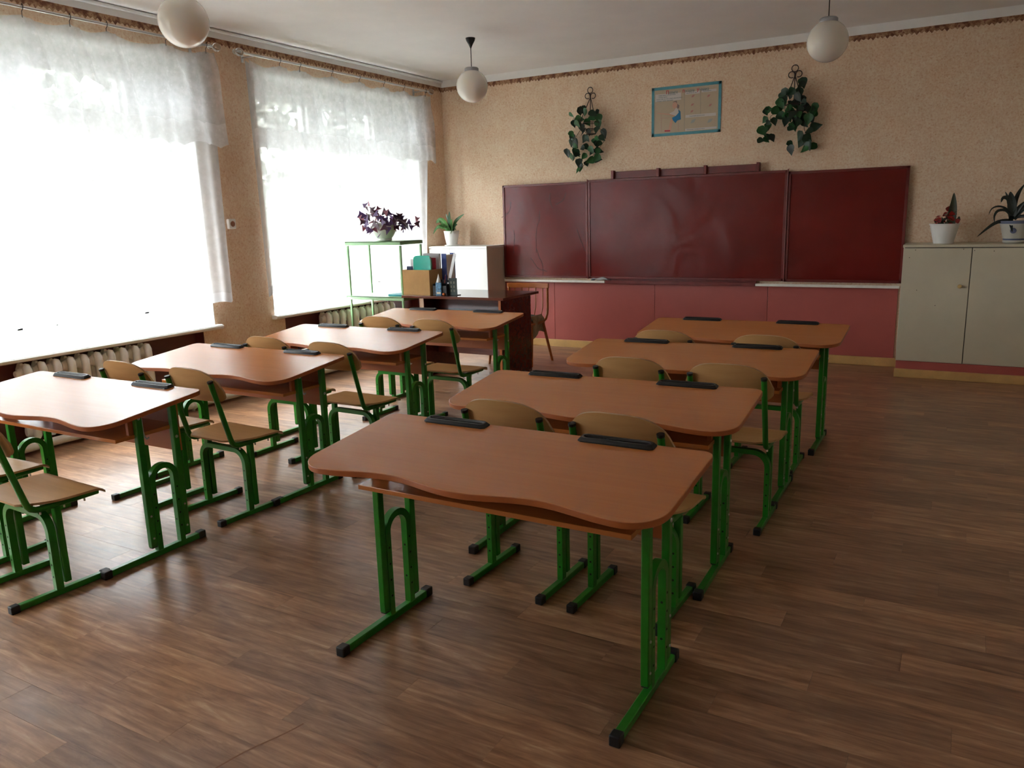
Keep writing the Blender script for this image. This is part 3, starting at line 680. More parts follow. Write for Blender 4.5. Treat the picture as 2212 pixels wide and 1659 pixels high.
for q in (PBOX1, PBOX2, PBOX3, PBOX4, PBOX5): ppoly('text_box', q, ink_w, .0066)
ppoly('figure_dress', PDRESS, ink_b, .0074); ppoly('figure_blouse', PBLOUSE, ink_w, .0070); ppoly('figure_arm', PARM, ink_s, .0076)
ppoly('figure_hair', PHAIR, flat((.24,.17,.16),'hair_print'), .0070); ppoly('figure_leg', PLEG, ink_s, .0072); ppoly('figure_shoe', PSHOE, ink_r, .0074)
hd = PHEAD[0]; ppoly('figure_head', [(hd[0]+.024*math.cos(t_*PI/8), hd[1]+.03*math.sin(t_*PI/8)) for t_ in range(16)], ink_s, .0074)
dk = MB(); pk = flat((.55,.30,.26), 'pink_line')
for a_, b_ in ((PDESKL[0], PDESKL[1]), (PDESKL[2], PDESKL[3]), (PDESKL[4], PDESKL[5]), (PDESKL[6], PDESKL[7])):
    dk.tube([(a_[0], YF-.0068, a_[1]), (b_[0], YF-.0068, b_[1])], .0015, .0008, 4, (0,1,0))
pp(dk).build('desk_drawing', pk, ps); ps_l = MB()
for a_, b_ in ((PDIV[0], PDIV[1]), (PDIV[2], PDIV[3])): ps_l.tube([(a_[0], YF-.0065, a_[1]), (b_[0], YF-.0065, b_[1])], .0009, .0006, 4, (0,1,0))
pp(ps_l).build('divider_lines', ink_g, ps)
for k, (x, z) in enumerate(PHANDS):
    mm = ink_r if k < 5 else ink_g; a_ = .7
    dx, dz = .020*math.cos(a_), .020*math.sin(a_); s_ = 1.6 if k >= 5 else 1
    ppoly('hand_drawing', [(x-dz*s_*.6, z+dx*.4*s_), (x-dx*s_, z-dz*s_), (x+dz*s_*.5, z-dx*.5*s_), (x+dx*s_, z+dz*s_*.8)], flat((.48,.22,.20),'pale_red') if k < 5 else flat((.36,.37,.36),'pale_grey'), .0070)
def text(body, x, z, size, m_, parent, y=YF-.0069, org=(-2.378, YF, 2.33), sx=1.0):
    c = bpy.data.curves.new('lettering', 'FONT'); c.body = body; c.size = size; c.align_x = 'LEFT'; c.extrude = .0002; c.offset = size*.018; c.resolution_u = 2
    o0 = bpy.data.objects.new('lettering', c); col.objects.link(o0); bpy.context.view_layer.update()
    me = bpy.data.meshes.new_from_object(o0.evaluated_get(bpy.context.evaluated_depsgraph_get())); bpy.data.objects.remove(o0)
    me.materials.clear(); me.materials.append(m_); o = bpy.data.objects.new('lettering', me); col.objects.link(o); o.parent = parent
    o.location = (x-org[0], y-org[1], z-org[2]); o.rotation_euler = (PI/2, 0, 0); o.scale = (sx, 1, 1); return o
for (w1, x) in (('П|равила', PT[0][0]), ('п|осадки', PT[2][0]), ('у|ченика', PT[4][0])):
    a_, b_ = w1.split('|'); text(a_, x, 2.488, .044, ink_r, ps, sx=.9); text(b_, x+.023, 2.488, .036, ink_g, ps, sx=.75)
for k, l_ in enumerate(('Сиди прямо, не наклоняй', 'голову низко', 'Ноги ставь на пол, спину держи ровно', 'Тетрадь лежит наклонно')): text(l_, -2.665+(.02 if k < 2 else 0), 2.476-.0165*k, .0135, ink_g, ps)
text('Держи ручку так', -2.375, 2.474, .012, ink_g, ps); text('Неправильно', -2.215, 2.478, .012, ink_g, ps)
text('Положение рук на столе', -2.34, 2.266, .012, ink_g, ps); text('Положение тетради на парте', -2.365, 2.146, .012, ink_g, ps)

# ------------------------------------------------------------------ hanging ivy
lf_mats = [plain('ivy_leaf_'+c, v_, .42, .25, 40) for c, v_ in (('dark', (.004,.018,.008)), ('mid', (.008,.040,.015)), ('bright', (.015,.095,.022)))]
iron = mat('wrought_iron', (.035,.015,.012), .45, .3)
def leaf_mesh(name, outline, L_, W_, mats, curl=.15, nv=8):
    mb = MB()
    mb.grid(lambda u, v: ((2*u-1)*W_*outline(v), curl*L_*math.sin(PI*v)*.35-abs(2*u-1)*W_*.25*outline(v), -L_*v), 4, nv, lambda u, v: (0, -.0006, 0))
    return mb.build(name, mats, None, 0, 60)
def heart(v): return max(.02, (math.sin(PI*min(1, v*1.0)**.62))*1.0*(1-.25*v)) if v < .999 else .02
LM = [leaf_mesh('leaf', heart, .088, .036, m_) for m_ in lf_mats]
def scatter(parent, pts, org, protos, yfun, seed, smin=.75, smax=1.15, tilt=.6):
    rnd = random.Random(seed)
    for k, (x, z) in enumerate(pts):
        o = protos[rnd.randrange(len(protos))].copy(); col.objects.link(o); o.parent = parent
        o.name = protos[0].name.split('.')[0]
        sc_ = rnd.uniform(smin, smax); y = yfun(rnd)
        R_ = Matrix.Rotation(rnd.uniform(-.7, .7), 4, 'Z') @ Matrix.Rotation(rnd.uniform(-tilt, tilt), 4, 'X') @ Matrix.Rotation(rnd.gauss(0, .7), 4, 'Y')
        o.matrix_local = Matrix.Translation((x-org[0], y-org[1], z-org[2])) @ R_ @ Matrix.Translation((0, 0, .04*sc_)) @ Matrix.Scale(sc_, 4)
def hanger(H, ivy, vines, label, seed):
    ox, oz = H[0][0], H[0][1]; org = (ox, YF, oz)
    t = thing('hanging_planter', label, 'hanging plant', org)
    y = YF-.030
    q = lambda p: (p[0]-ox, y-YF, p[1]-oz)
    ring = [(ox+.028*math.cos(a), y, oz+.028*math.sin(a)) for a in [2*PI*k/18 for k in range(19)]]
    MB().tube([(p[0]-ox, p[1]-YF, p[2]-oz) for p in ring], .004, .004, 6, (0,1,0)).build('top_ring', iron, t)
    MB().tube([(0, y-YF, -.028), (0, y-YF, H[3][1]-oz-.02)], .0055, None, 6).build('neck', iron, t)
    MB().tube([(0, 0, .026), (0, -.03, .026)], .003, .003, 6).build('nail', iron, t)
    for s_, c in ((-1, H[1]), (1, H[2])):
        pts = [(c[0]+s_*.026*math.cos(a), y, c[1]+.026*math.sin(a)) for a in [PI*.95-(PI*1.62)*k/16 for k in range(17)]]
        pts = [(H[3][0], y, H[3][1]-.03)]+pts
        MB().tube([(p[0]-ox, p[1]-YF, p[2]-oz) for p in pts], .0042, .0042, 6, (0,1,0)).build('scroll', iron, t)
    bc = (H[7][0], YF-.115, H[7][1]-.02); R_ = .085
    for k, e_ in enumerate((H[4], H[5], H[6])):
        end = (e_[0], YF-(.05 if k == 1 else .11), min(e_[1], bc[2]+.06))
        MB().tube([q(H[3]), (end[0]-ox, end[1]-YF, end[2]-oz)], .0040, .0040, 6).build('wire', iron, t)
    for k, (rr_, zz) in enumerate(((R_, .03), (R_*.9, -.03), (R_*.55, -.075))):
        MB().tube([(bc[0]-ox+rr_*math.cos(a), bc[1]-YF+rr_*.95*math.sin(a), bc[2]-oz+zz) for a in [2*PI*j/20 for j in range(21)]], .0035, None, 6).build('basket_hoop', iron, t)
    for j in range(6):
        a = 2*PI*j/6
        MB().tube([(bc[0]-ox+R_*f_*math.cos(a), bc[1]-YF+R_*f_*.95*math.sin(a), bc[2]-oz+z_) for f_, z_ in ((1, .03), (.9, -.03), (.55, -.075), (.05, -.085))], .0025, None, 5).build('basket_rib', iron, t)
    for vn in vines:
        MB().tube([(p[0]-ox, -.10-.01*math.sin(i), p[1]-oz) for i, p in enumerate(vn)], .0024, None, 5).build('stem', plain('ivy_stem', (.05,.045,.02), .6), t)
    rj = random.Random(seed+40); extra = [(x+rj.uniform(-.03, .03), z+rj.uniform(-.03, .03)) for x, z in ivy if rj.random() < .45]
    scatter(t, ivy+extra, org, LM, lambda r: YF-r.uniform(.055, .17), seed, .8, 1.25)
    return t
hanger(HG1, IVY1, [VN1, VN2, VN3], 'slender hanging ivy with a bare centre, above the left blackboard wing', 3)
hanger(HG2, IVY2, [VN4, VN5], 'fuller hanging ivy with a side trail, above the right blackboard wing', 4)
for o in LM: bpy.data.objects.remove(o)

# ------------------------------------------------------------------ pendant lamps
def make_lamp():
    t = thing('globe_lamp', '', 'lamp', (0, 0, 0)); R_ = .133
    a0 = math.asin(.052/R_)
    prof = [(R_*math.sin(a0+(PI-a0)*k/22), R_*math.cos(a0+(PI-a0)*k/22)) for k in range(22)]+[(0.00001, -R_)]
    MB().lathe(prof, (0,0,0), 36).build('globe', M['opal'], t, 0, 60)
    MB().lathe([(.056, .105), (.060, .112), (.060, .140), (.052, .148), (.012, .151), (.0, .151)], (0,0,0), 28).build('collar', plain('grey_painted_metal', (.32,.32,.33), .45, .1, 20), t)
    MB().tube([(0, 0, .148), (0, 0, .345)], .0035, .0035, 8).build('cord', M['black'], t)
    MB().lathe([(.004, .300), (.010, .315), (.020, .335), (.036, .362), (.040, .378), (.040, ZC-2.487)], (0,0,0), 24).build('canopy', M['black'], t)
    return t
lp = make_lamp()
for i, (x, y, lab) in enumerate(((-3.74, 6.0, 'white globe pendant lamp hanging near the front window corner'), (-.903, 5.985, 'white globe pendant lamp hanging before the right blackboard wing'), (-3.808, 3.155, 'large-looking globe pendant lamp near the nearest window, cord out of sight'))):
    o = lp if i == 0 else copy_tree(lp)
    o.location = (x, y, 2.487); o['label'] = lab; o['group'] = 'white globe pendant lamps'

# ------------------------------------------------------------------ radiators and pipe
def rad_section():
    mb = MB(); z0, z1 = .085, .555
    for xx in (-.045, .045):
        path = [(xx, 0, z0), (xx, 0, z0+.02), (xx, 0, z1-.05), (xx*.96, 0, z1-.025), (xx*.75, 0, z1-.005), (xx*.3, 0, z1+.003)]
        mb.tube(path, .024, .030, 12, (1,0,0), taper=[.6, 1, 1, 1, .9, .5])
    for zz in (z1-.045, z0+.045): mb.tube([(0, -.046, zz), (0, -.030, zz), (0, 0, zz), (0, .030, zz), (0, .046, zz)], .052, .032, 14, (1,0,0), taper=[.55, .6, 1, .6, .55])
    mb.tube([(-.045, 0, z1-.02), (.045, 0, z1-.02)], .020, .024, 10)
    return mb.build('section', M['radiator'], None, 0, 60)
sec0 = rad_section()
for k, (y0, lab) in enumerate(((2.735, 'cream cast-iron radiator under the nearest window'), (5.50, 'cream cast-iron radiator under the window beside the front corner'))):
    t = thing('radiator', lab, 'radiator', (XL+.005, y0, 0), 0, 'cast-iron radiators under the windows')
    for j in range(10 if k == 0 else 11):
        o = sec0 if (k == 0 and j == 0) else sec0.copy()
        if o is not sec0: col.objects.link(o)
        o.parent = t; o.location = (0, .0955*j, 0)
    for yy in (-.06,): MB().lathe([(.018, 0), (.022, .01), (.022, .03), (.012, .035)], (0, yy, .51), 12, 0, 'Y').build('end_plug', M['radiator'], t)
    for yy in (.0955*2.5, .0955*7.5): MB().tube([(-.10, yy, .13), (.0, yy, .13)], .010, None, 8).tube([(-.02, yy, .0), (-.02, yy, .12)], .010, None, 8).build('support', M['radiator'], t)
    MB().tube([(0, .0955*(10 if k == 0 else 11)-.05, .13), (0, .0955*10+.05, .13), (.005, .0955*10+.07, .10), (.006, .0955*10+.08, .07)], .014, None, 10).build('outlet_pipe', M['radiator'], t)
pipe = tag(MB().tube([(XL+.075, YB+.05, .045), (XL+.075, 3.7, .045), (XL+.075, 6.9, .045)], .028, None, 14).build('heating_pipe', M['radiator']), 'long white-painted heating pipe running along the floor under the windows', 'pipe')
for yy in (1.7, 3.9, 4.6, 5.3): MB().tube([(XL+.075, yy-.012, .045), (XL+.075, yy+.012, .045)], .034, None, 14).box((XL+.065, yy-.008, 0), (XL+.085, yy+.008, .03)).build('pipe_clamp', M['radiator'], pipe)

# wall socket on the pier
so = thing('wall_socket', 'small white wall socket on the papered pier between the windows', 'socket', (XL, 4.50, 1.40))
MB().box((0, -.038, -.040), (.028, .038, .040)).build('housing', M['cab_white'], so, .008)
MB().lathe([(.021, .028), (.023, .031), (.019, .032), (.016, .0285), (.0, .0285)], (0, 0, 0), 20, 0, 'X').build('face', mat('socket_brown', (.30,.14,.09), .4), so)

# ------------------------------------------------------------------ cabinets
def knob(x, y, z, m_, parent, r=.016):
    return MB().lathe([(.006, 0), (.006, -.012), (r*.8, -.016), (r, -.024), (r*.85, -.032), (.0, -.036)], (x, y, z), 16, 0, 'Y').build('knob', m_, parent)
cl = thing('low_cabinet', 'white low cabinet in the front corner left of the blackboard', 'cabinet', (-4.75, 7.4, 0))
def lc(mb): return mb.shift(lambda x, y, z: (x+4.75, y-7.4, z))
x0, x1, y0, y1, zt = XL+.012, -4.386, 7.205, YF-.022, 1.072
lc(MB().box((x0, y0+.018, .075), (x1-.018, y1, zt))).build('body', M['cab_white'], cl, 0)
lc(MB().box((x1-.018, y0+.018, .075), (x1, y1, zt))).build('side_panel', M['cab_side'], cl, .001)  # white side tinted cream: its shade and wall bounce are put into the colour
lc(MB().box((x0, y0-.004, zt), (x1+.003, y1, zt+.024))).build('top_panel', M['cab_white'], cl, .002)
lc(MB().box((x0, y0+.012, 0), (x1-.01, y1, .075))).build('plinth', M['maroon_paint'], cl, 0)
lc(MB().box((x0, y0, .08), (-4.858, y0+.018, zt-.003))).build('filler_panel', M['cab_white'], cl, .001)
d_ = lc(MB().box((-4.855, y0, .08), (x1, y0+.018, zt-.003))).build('door', M['cab_white'], cl, .0015)
knob(-4.782+4.75, y0-7.4, .745, M['cab_white'], d_, .010)
cr_ = thing('low_cabinet', 'cream low cabinet with wooden knob right of the blackboard', 'cabinet', (.35, 7.38, 0))
def rc(mb): return mb.shift(lambda x, y, z: (x-.35, y-7.38, z))
x0, x1, y0, zt = -.418, 1.22, 7.15, 1.060
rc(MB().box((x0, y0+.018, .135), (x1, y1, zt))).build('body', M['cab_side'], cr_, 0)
rc(MB().box((x0+.01, y0+.0165, .137), (x1, y0+.0178, zt-.001))).build('gap_shade_sheet', mat('gap_shade_colour', (.05,.04,.03), .9), cr_, 0)  # dark sheet behind the doors, paints the shade of the seams
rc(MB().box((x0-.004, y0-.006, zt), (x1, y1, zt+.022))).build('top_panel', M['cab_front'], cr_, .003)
rc(MB().box((x0+.004, y0+.008, .0), (x1, y1, .135))).build('plinth', M['dado'], cr_, .001)
rc(MB().box((x0-.004, y0-.012, 0), (x1, y0+.008, .070))).build('skirting', M['baseboard'], cr_, .003)
xs = [x0, .0645, .545, 1.03, 1.218]
for k, (a, b) in enumerate(zip(xs, xs[1:])):
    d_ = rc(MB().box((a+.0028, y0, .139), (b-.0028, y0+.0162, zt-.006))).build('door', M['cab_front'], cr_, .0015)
    if k in (0, 2): knob((b-.065)-.35, y0-7.38, .757, plain('turned_wood_knob_%d' % k, (.60,.42,.16), .4), d_)
dots = MB()
for (x, z) in ((-.33, 1.04), (-.37, .98), (.005, 1.045), (.08, 1.035), (.21, 1.03), (-.30, .72), (-.16, .60)):
    dots.lathe([(.0035, 0), (.003, -.0007)], (x-.35, y0-7.38, z), 8, 0, 'Y')
dots.build('nail_marks', mat('nail_mark', (.06,.04,.03), .7), cr_)['kind'] = 'stuff'

# ------------------------------------------------------------------ teacher desk with chair
td = thing('teacher_desk', 'dark mahogany teacher desk with an open front recess, left of the blackboard', 'desk', (-3.84, 5.95, 0))
def tdl(mb): return mb.shift(lambda x, y, z: (x+3.84, y-5.95, z))
tdl(MB().box((-4.335, 5.632, .712), (-3.285, 6.27, .734))).build('tabletop', M['mahog_top'], td, .002)
tdl(MB().box((-3.350, 5.668, 0), (-3.332, 6.20, .712))).build('side_panel', M['mahog'], td, .001)
tdl(MB().box((-4.140, 5.668, 0), (-4.122, 6.20, .712))).build('side_panel', M['mahog'], td, .001)
tdl(MB().box((-4.142, 5.664, .0), (-4.120, 5.668, .712))).build('edge_strip', mat('light_edge_strip', (.55,.38,.25), .4), td)
tdl(MB().box((-3.352, 5.664, .0), (-3.330, 5.668, .712))).build('edge_strip', M['chairwood'], td)
tdl(MB().box((-4.122, 5.86, .20), (-3.350, 5.876, .712))).build('modesty_panel', M['mahog'], td, .001)
tdl(MB().box((-4.122, 5.672, .590), (-3.350, 5.86, .606))).build('shelf', M['mahog'], td, .001)
tc_ = thing('wooden_chair', 'brown bentwood chair with slatted back behind the teacher desk', 'chair', (-3.685, 6.62, 0))
CW = M['chairwood']
def ch(mb): return mb.shift(lambda x, y, z: (x+3.685, y-6.62, z))
def rail(u, v): return (-3.915+.46*u, 6.815+.03*math.sin(PI*u), .705+.048*v)
ch(MB().grid(rail, 16, 2, lambda u, v: (0, -.022, 0))).build('back_rail', CW, tc_, .004)
for s_ in (-1, 1):
    x = -3.685+s_*.213
    pth = [(x, 6.806, .715), (x, 6.806, .52), (x, 6.795, .46), (x, 6.765, .415), (x, 6.70, .395), (x, 6.45, .392)]
    ch(MB().tube(pth, .014, .012, 8, (1,0,0))).build('side_frame', CW, tc_)
    ch(MB().tube([(x, 6.70, .39), (x+s_*.045, 6.80, 0)], .017, .014, 8, taper=[1, .75])).build('leg', CW, tc_)
    ch(MB().tube([(x, 6.47, .385), (x+s_*.02, 6.42, 0)], .017, .014, 8, taper=[1, .75])).build('leg', CW, tc_)
for k in range(5):
    x = -3.84+k*.0775; ch(MB().tube([(x, 6.822, .712), (x, 6.815, .52), (x, 6.76, .405)], .006, .005, 8)).build('back_slat', CW, tc_)
ch(MB().prism([(-3.885, 6.40), (-3.485, 6.40), (-3.495, 6.77), (-3.875, 6.77)], .398, .418)).build('seat', CW, tc_, .006)
def cush(u, v): 
    x = -3.86+.372*u; y = 6.43+.33*v; e_ = min(u, 1-u, v, 1-v); z = .421+.040*min(1, e_*5)**.5+.006*math.sin(8*u)*math.sin(7*v)
    return (x, y, z)
tag(MB().grid(cush, 16, 14, lambda u, v: (0, 0, -.008)).build('seat_cushion', plain('olive_grey_cloth', (.10,.12,.09), .9, .3, 25)), 'dark green-grey cushion on the seat of the bentwood chair', 'cushion')
def drape(u, v):
    return (-3.478+.012*math.sin(7*u)+.004, 6.50+.22*u, .424-.17*v*(1-.35*math.sin(PI*u*.8))) if v > .1 else (-3.50+.25*v, 6.50+.22*u, .4665-.35*v)
tag(MB().grid(drape, 10, 10, lambda u, v: (.005, 0, 0)).build('draped_jacket', plain('brown_cloth', (.33,.24,.15), .9, .3, 20)), 'brown cloth hanging over the seat side of the bentwood chair', 'cloth')

# things on the teacher desk
ZT = .7345
kb = thing('cardboard_box', 'open kraft cardboard box on the teacher desk', 'box', (-4.2, 5.80, ZT))
kraft = plain('kraft_card', (.50,.29,.11), .8, .08, 10); a_ = .004
MB().box((-.145, -.12, 0), (.145, .12, a_)).build('bottom', kraft, kb, 0)
for (p, q) in (((-.145, -.12), (.145, -.116)), ((-.145, .116), (.145, .12))): MB().box((p[0], p[1], a_), (q[0], q[1], .222)).build('wall', kraft, kb, .0005)
for (p, q) in (((-.145, -.116), (-.141, .116)), ((.141, -.116), (.145, .116))): MB().box((p[0], p[1], a_), (q[0], q[1], .222)).build('wall', kraft, kb, .0005)
def fold(name, lab, x0, x1, y, z1, th, c, cat='folder', rough=.4, lean=0, r=.03, z0=ZT+.006, grp=None, label_c=None):
    pts = [(x0, z0), (x1, z0)]+[(x1-r+r*math.cos(t_), z1-r+r*math.sin(t_)) for t_ in [PI/2*k/5 for k in range(6)]]+[(x0+r+r*math.cos(t_), z1-r+r*math.sin(t_)) for t_ in [PI/2+PI/2*k/5 for k in range(6)]]
    t = thing(name, lab, cat, ((x0+x1)/2, y, z0), 0, grp)
    f_ = lambda mb: mb.shift(lambda a, b, c_: (a-(x0+x1)/2, b-y+lean*(c_-z0), c_-z0))
    m1 = plain(name+'_cover', c, rough, .05, 12)
    f_(MB().prism(pts, y, y+.002, plane='XZ')).build('cover', m1, t, 0); f_(MB().prism(pts, y+th-.002, y+th, plane='XZ')).build('cover', m1, t, 0)
    f_(MB().box((x0+.004, y+.002, z0+.002), (x1-.006, y+th-.002, z1-.012))).build('pages', mat('paper_pages', (.74,.72,.68), .7), t, 0)
    return t
tq = fold('plastic_folder', 'turquoise plastic folder standing in the cardboard box', -4.262, -4.075, 5.735, 1.078, .022, (.03,.50,.38), rough=.2, r=.04)
fold('paper_file', 'white paper file standing in the cardboard box left of the turquoise folder', -4.325, -4.268, 5.78, 1.045, .012, (.72,.72,.74), 'file', r=.004)
fold('exercise_book', 'thin red exercise book in the cardboard box right of the turquoise folder', -4.20, -4.066, 5.80, 1.055, .008, (.45,.03,.05), 'book', r=.004)
fold('ring_binder', 'tall grey binder behind the turquoise folder in the cardboard box', -4.245, -4.068, 5.86, 1.092, .03, (.48,.47,.48), 'binder', r=.004)
fold('hardback_book', 'narrow blue book standing between the box and the ruler', -4.052, -4.000, 5.875, 1.088, .14, (.05,.09,.33), 'book', r=.003, z0=ZT+.0005)
fold('notebook', 'small dark blue notebook at the left end of the cardboard box', -4.328, -4.27, 5.725, .985, .012, (.03,.05,.13), 'notebook', r=.004)
org_ = thing('pen_organizer', 'black plastic pen organizer beside the cardboard box', 'organizer', (-3.965, 5.75, ZT))
MB().box((-.075, -.05, 0), (.075, .05, .012)).build('base', M['black'], org_, .002)
for x in (-.07, .0, .07): MB().box((x-.002, -.048, .012), (x+.002, .048, .10)).build('divider', M['black'], org_, .0005)
for y, h in ((-.048, .085), (.048, .13)): MB().box((-.072, y-.002, .012), (.072, y+.002, h)).build('side_wall', M['black'], org_, .0005)
def stick(nm, lab, cat, x, y, z0, dx, dy, L_, r, c, tip=None):
    d_ = Vector((dx, dy, 1)).normalized(); t = thing(nm, lab, cat, (x, y, z0))
    MB().tube([(0,0,0), tuple(d_*L_)], r, None, 6).build('barrel', mat(nm+'_paint', c, .35), t)
    MB().tube([tuple(d_*L_), tuple(d_*(L_+.014))], r, None, 6, taper=[1, .1]).build('tip', mat(nm+'_tip', tip or (.6,.4,.2), .5), t)
stick('pencil', 'red pencil leaning in the black pen organizer', 'pencil', -3.975, 5.775, ZT+.013, .10, .1, .155, .0035, (.35,.05,.03))
stick('pen', 'white pen at the left end of the pen organizer', 'pen', -4.012, 5.76, ZT+.013, -.06, -.05, .13, .004, (.65,.65,.66), (.1,.1,.1))
stick('felt_pen', 'dark felt pen in the middle of the pen organizer', 'pen', -3.945, 5.77, ZT+.013, .05, .1, .15, .005, (.02,.02,.05), (.02,.02,.02))
stick('glue_stick', 'silver thick marker standing at the front left of the organizer', 'marker', -4.010, 5.735, ZT+.013, -.02, -.1, .10, .006, (.45,.45,.47), (.2,.2,.2))
rl = thing('ruler', 'translucent white ruler leaning upright out of the pen organizer', 'ruler', (-3.950, 5.785, ZT+.013))
M['ruler'] = mat('ruler_plastic', (.66,.66,.68), .25)
d_ = Vector((.22, .12, 1)).normalized(); sd = Vector((1, 0, -.22)).normalized()
rv = MB(); L_ = .355
rv.add([tuple(sd*a+d_*b+Vector((0, c, 0))) for c in (0, .002) for a, b in ((-.015, .0), (.015, .0), (.015, L_), (-.015, L_))], [(0,1,2,3),(7,6,5,4),(0,4,5,1),(1,5,6,2),(2,6,7,3),(3,7,4,0)]).build('blade', M['ruler'], rl)
tk = MB()
for k in range(30):
    p_ = d_*(.015+k*.011)+sd*.010; tk.box((p_.x-.004, p_.y-.0012, p_.z-.0004), (p_.x+.004, p_.y-.0002, p_.z+.0004))
tk.build('tick_marks', M['black'], rl)['kind'] = 'stuff'
fg = thing('desk_ornament', 'small blue patterned ornament with white cone tip on the organizer front', 'ornament', (-3.965, 5.690, ZT))
MB().box((-.033, -.005, .0), (.028, .006, .115)).build('body', plain('blue_pattern', (.05,.17,.30), .4, .7, 60), fg, .004)
MB().lathe([(.020, .115), (.017, .135), (.008, .160), (.003, .185), (.0, .19)], (.0, 0, 0), 14).build('cone_tip', M['cab_white'], fg)
MB().box((-.022, -.0065, .015), (.02, -.005, .032)).build('stripe', mat('cream_stripe', (.55,.52,.40), .5), fg)
bl0 = [(0.0, -.013)]+[(.013*math.cos(-PI/2+PI*k/8), .013*math.sin(-PI/2+PI*k/8)) for k in range(1, 8)]+[(0, .013)]
tag(MB().lathe(bl0, (-3.915, 5.688, ZT+.0132), 14).build('orange_ball', mat('orange_ball_paint', (.65,.16,.03), .35)), 'small orange ball in front of the black pen organizer', 'ball')
gp = thing('pocket_calendar', 'dark green board with pale squares standing right of the organizer', 'calendar', (-3.855, 5.735, ZT))
MB().box((-.035, 0, 0), (.048, .006, .150)).build('board', plain('dark_green_card', (.006,.020,.012), .5, .3, 30), gp, .001)
for i in range(2):
    for j in range(3): MB().box((-.018+.030*i, -.0008, .030+.036*j), (-.004+.030*i, 0, .050+.036*j)).build('square_print', mat('pale_square', (.12,.12,.08), .6), gp)
MB().box((-.035, .006, .0), (.048, .060, .004)).build('stand_foot', M['black'], gp)

# ------------------------------------------------------------------ pale green metal plant stand
sd_ = thing('plant_stand', 'pale green metal two-tier plant stand beside the far window', 'plant stand', (-4.67, 5.85, 0))
X0_, X1_, Y0_, Y1_ = -4.985, -4.352, 5.680, 6.010
def sl(mb): return mb.shift(lambda x, y, z: (x+4.67, y-5.85, z))
GR = M['light_green']
for x in (X0_+.012, X1_-.012):
    for y in (Y0_+.012, Y1_-.012): sl(MB().box((x-.009, y-.009, 0), (x+.009, y+.009, 1.17))).build('leg', GR, sd_, .002)
def tray(z, x0, x1, y0, y1, nm):
    q = sl(MB().box((x0, y0, z-.006), (x1, y1, z))).build(nm, GR, sd_, 0)
    for a, b in (((x0, y0), (x1, y0+.004)), ((x0, y1-.004), (x1, y1)), ((x0, y0), (x0+.004, y1)), ((x1-.004, y0), (x1, y1))):
        sl(MB().box((a[0], a[1], z-.032), (b[0], b[1], z+.001))).build('rim', GR, q, .001)
tray(1.208, X0_-.004, X1_+.002, Y0_-.004, Y1_+.004, 'top_shelf'); tray(.710, X0_-.020, X1_+.014, Y0_-.012, Y1_+.012, 'middle_shelf'); 
fold_ = tag(box('flat_folder', (-4.56, 5.73, .7115), (-4.37, 5.97, .729), plain('teal_card', (.01,.22,.28), .4)), 'teal folder lying on the middle shelf of the green stand', 'folder')

# ------------------------------------------------------------------ potted plants
def pot(name, lab, x, y, z, prof, m_, saucer=None, soil=.0, grp=None):
    t = thing(name, lab, 'potted plant', (x, y, z))
    MB().lathe(prof, (0,0,0), 32).build('pot', m_, t, 0, 40)
    rs = soil[0]; MB().lathe([(rs, soil[1]-.006), (rs, soil[1]), (0, soil[1]+.003)], (0,0,0), 20).build('soil', plain('dark_soil', (.03,.02,.014), .95, .3, 60), t)
    if saucer: MB().lathe(saucer, (0,0,0), 28).build('saucer', m_, t)
    return t
white_pot = plain('white_plastic_pot', (.78,.77,.74), .35, .03, 10)
# purple oxalis bowl on the green stand
ox, oy, oz = -4.65, 5.84, 1.2095
t = pot('purple_oxalis', 'white bowl of purple triangular leaves on the green stand', ox, oy, oz,
    [(.0, 0), (.062, 0), (.068, .006), (.066, .022), (.085, .045), (.108, .085), (.118, .125), (.122, .160), (.119, .163), (.113, .150), (.10, .10)], white_pot, None, (.112, .145))
om = [plain('oxalis_leaf_'+c, v_, .5, .2, 50) for c, v_ in (('dark', (.05,.006,.022)), ('wine', (.15,.012,.035)), ('violet', (.07,.022,.11)))]
OM = []
for m_ in om:
    tri = [(-.030, -.050), (0, -.042), (.030, -.050), (.004, 0), (-.004, 0)]
    OM.append(MB().prism(tri, -.0004, .0004, plane='XZ').build('leaf', m_, None, 0, 0))
rnd = random.Random(9); pts2 = []
for (x, z) in [(a_*.99, b_+.004) for a_, b_ in OX]:
    for k in range(2): pts2.append((x+rnd.uniform(-.022, .022), z+rnd.uniform(-.02, .02)))
rnd = random.Random(10)
for k, (x, z) in enumerate(pts2):
    o = OM[rnd.randrange(3)].copy(); col.objects.link(o); o.parent = t; o.name = 'leaf'
    on = abs(x-ox) < .115 and z < oz+.155
    y = oy+(rnd.uniform(-.15, -.128) if on else rnd.uniform(-.10, .06))
    o.matrix_local = Matrix.Translation((x-ox, y-oy, z-oz)) @ Matrix.Rotation(rnd.uniform(-.8, .8), 4, 'Z') @ Matrix.Rotation(rnd.uniform(-.7, .7), 4, 'X') @ Matrix.Rotation(rnd.uniform(0, 6.28), 4, 'Y') @ Matrix.Scale(rnd.uniform(.95, 1.4), 4)
stem_m = plain('oxalis_stem', (.22,.14,.15), .5)
for k, (x, z) in enumerate(OX[::2]):
    sx_, sy_ = rnd.uniform(-.06, .06), rnd.uniform(-.05, .05)
    MB().tube([(sx_, sy_, .145), ((x-ox)*.55+sx_*.3, sy_-.02, max(.19, (z-oz)*.9+.03)), (x-ox, -.05, z-oz)], .0012, None, 4).build('stem', stem_m, t)
for o in OM: bpy.data.objects.remove(o)
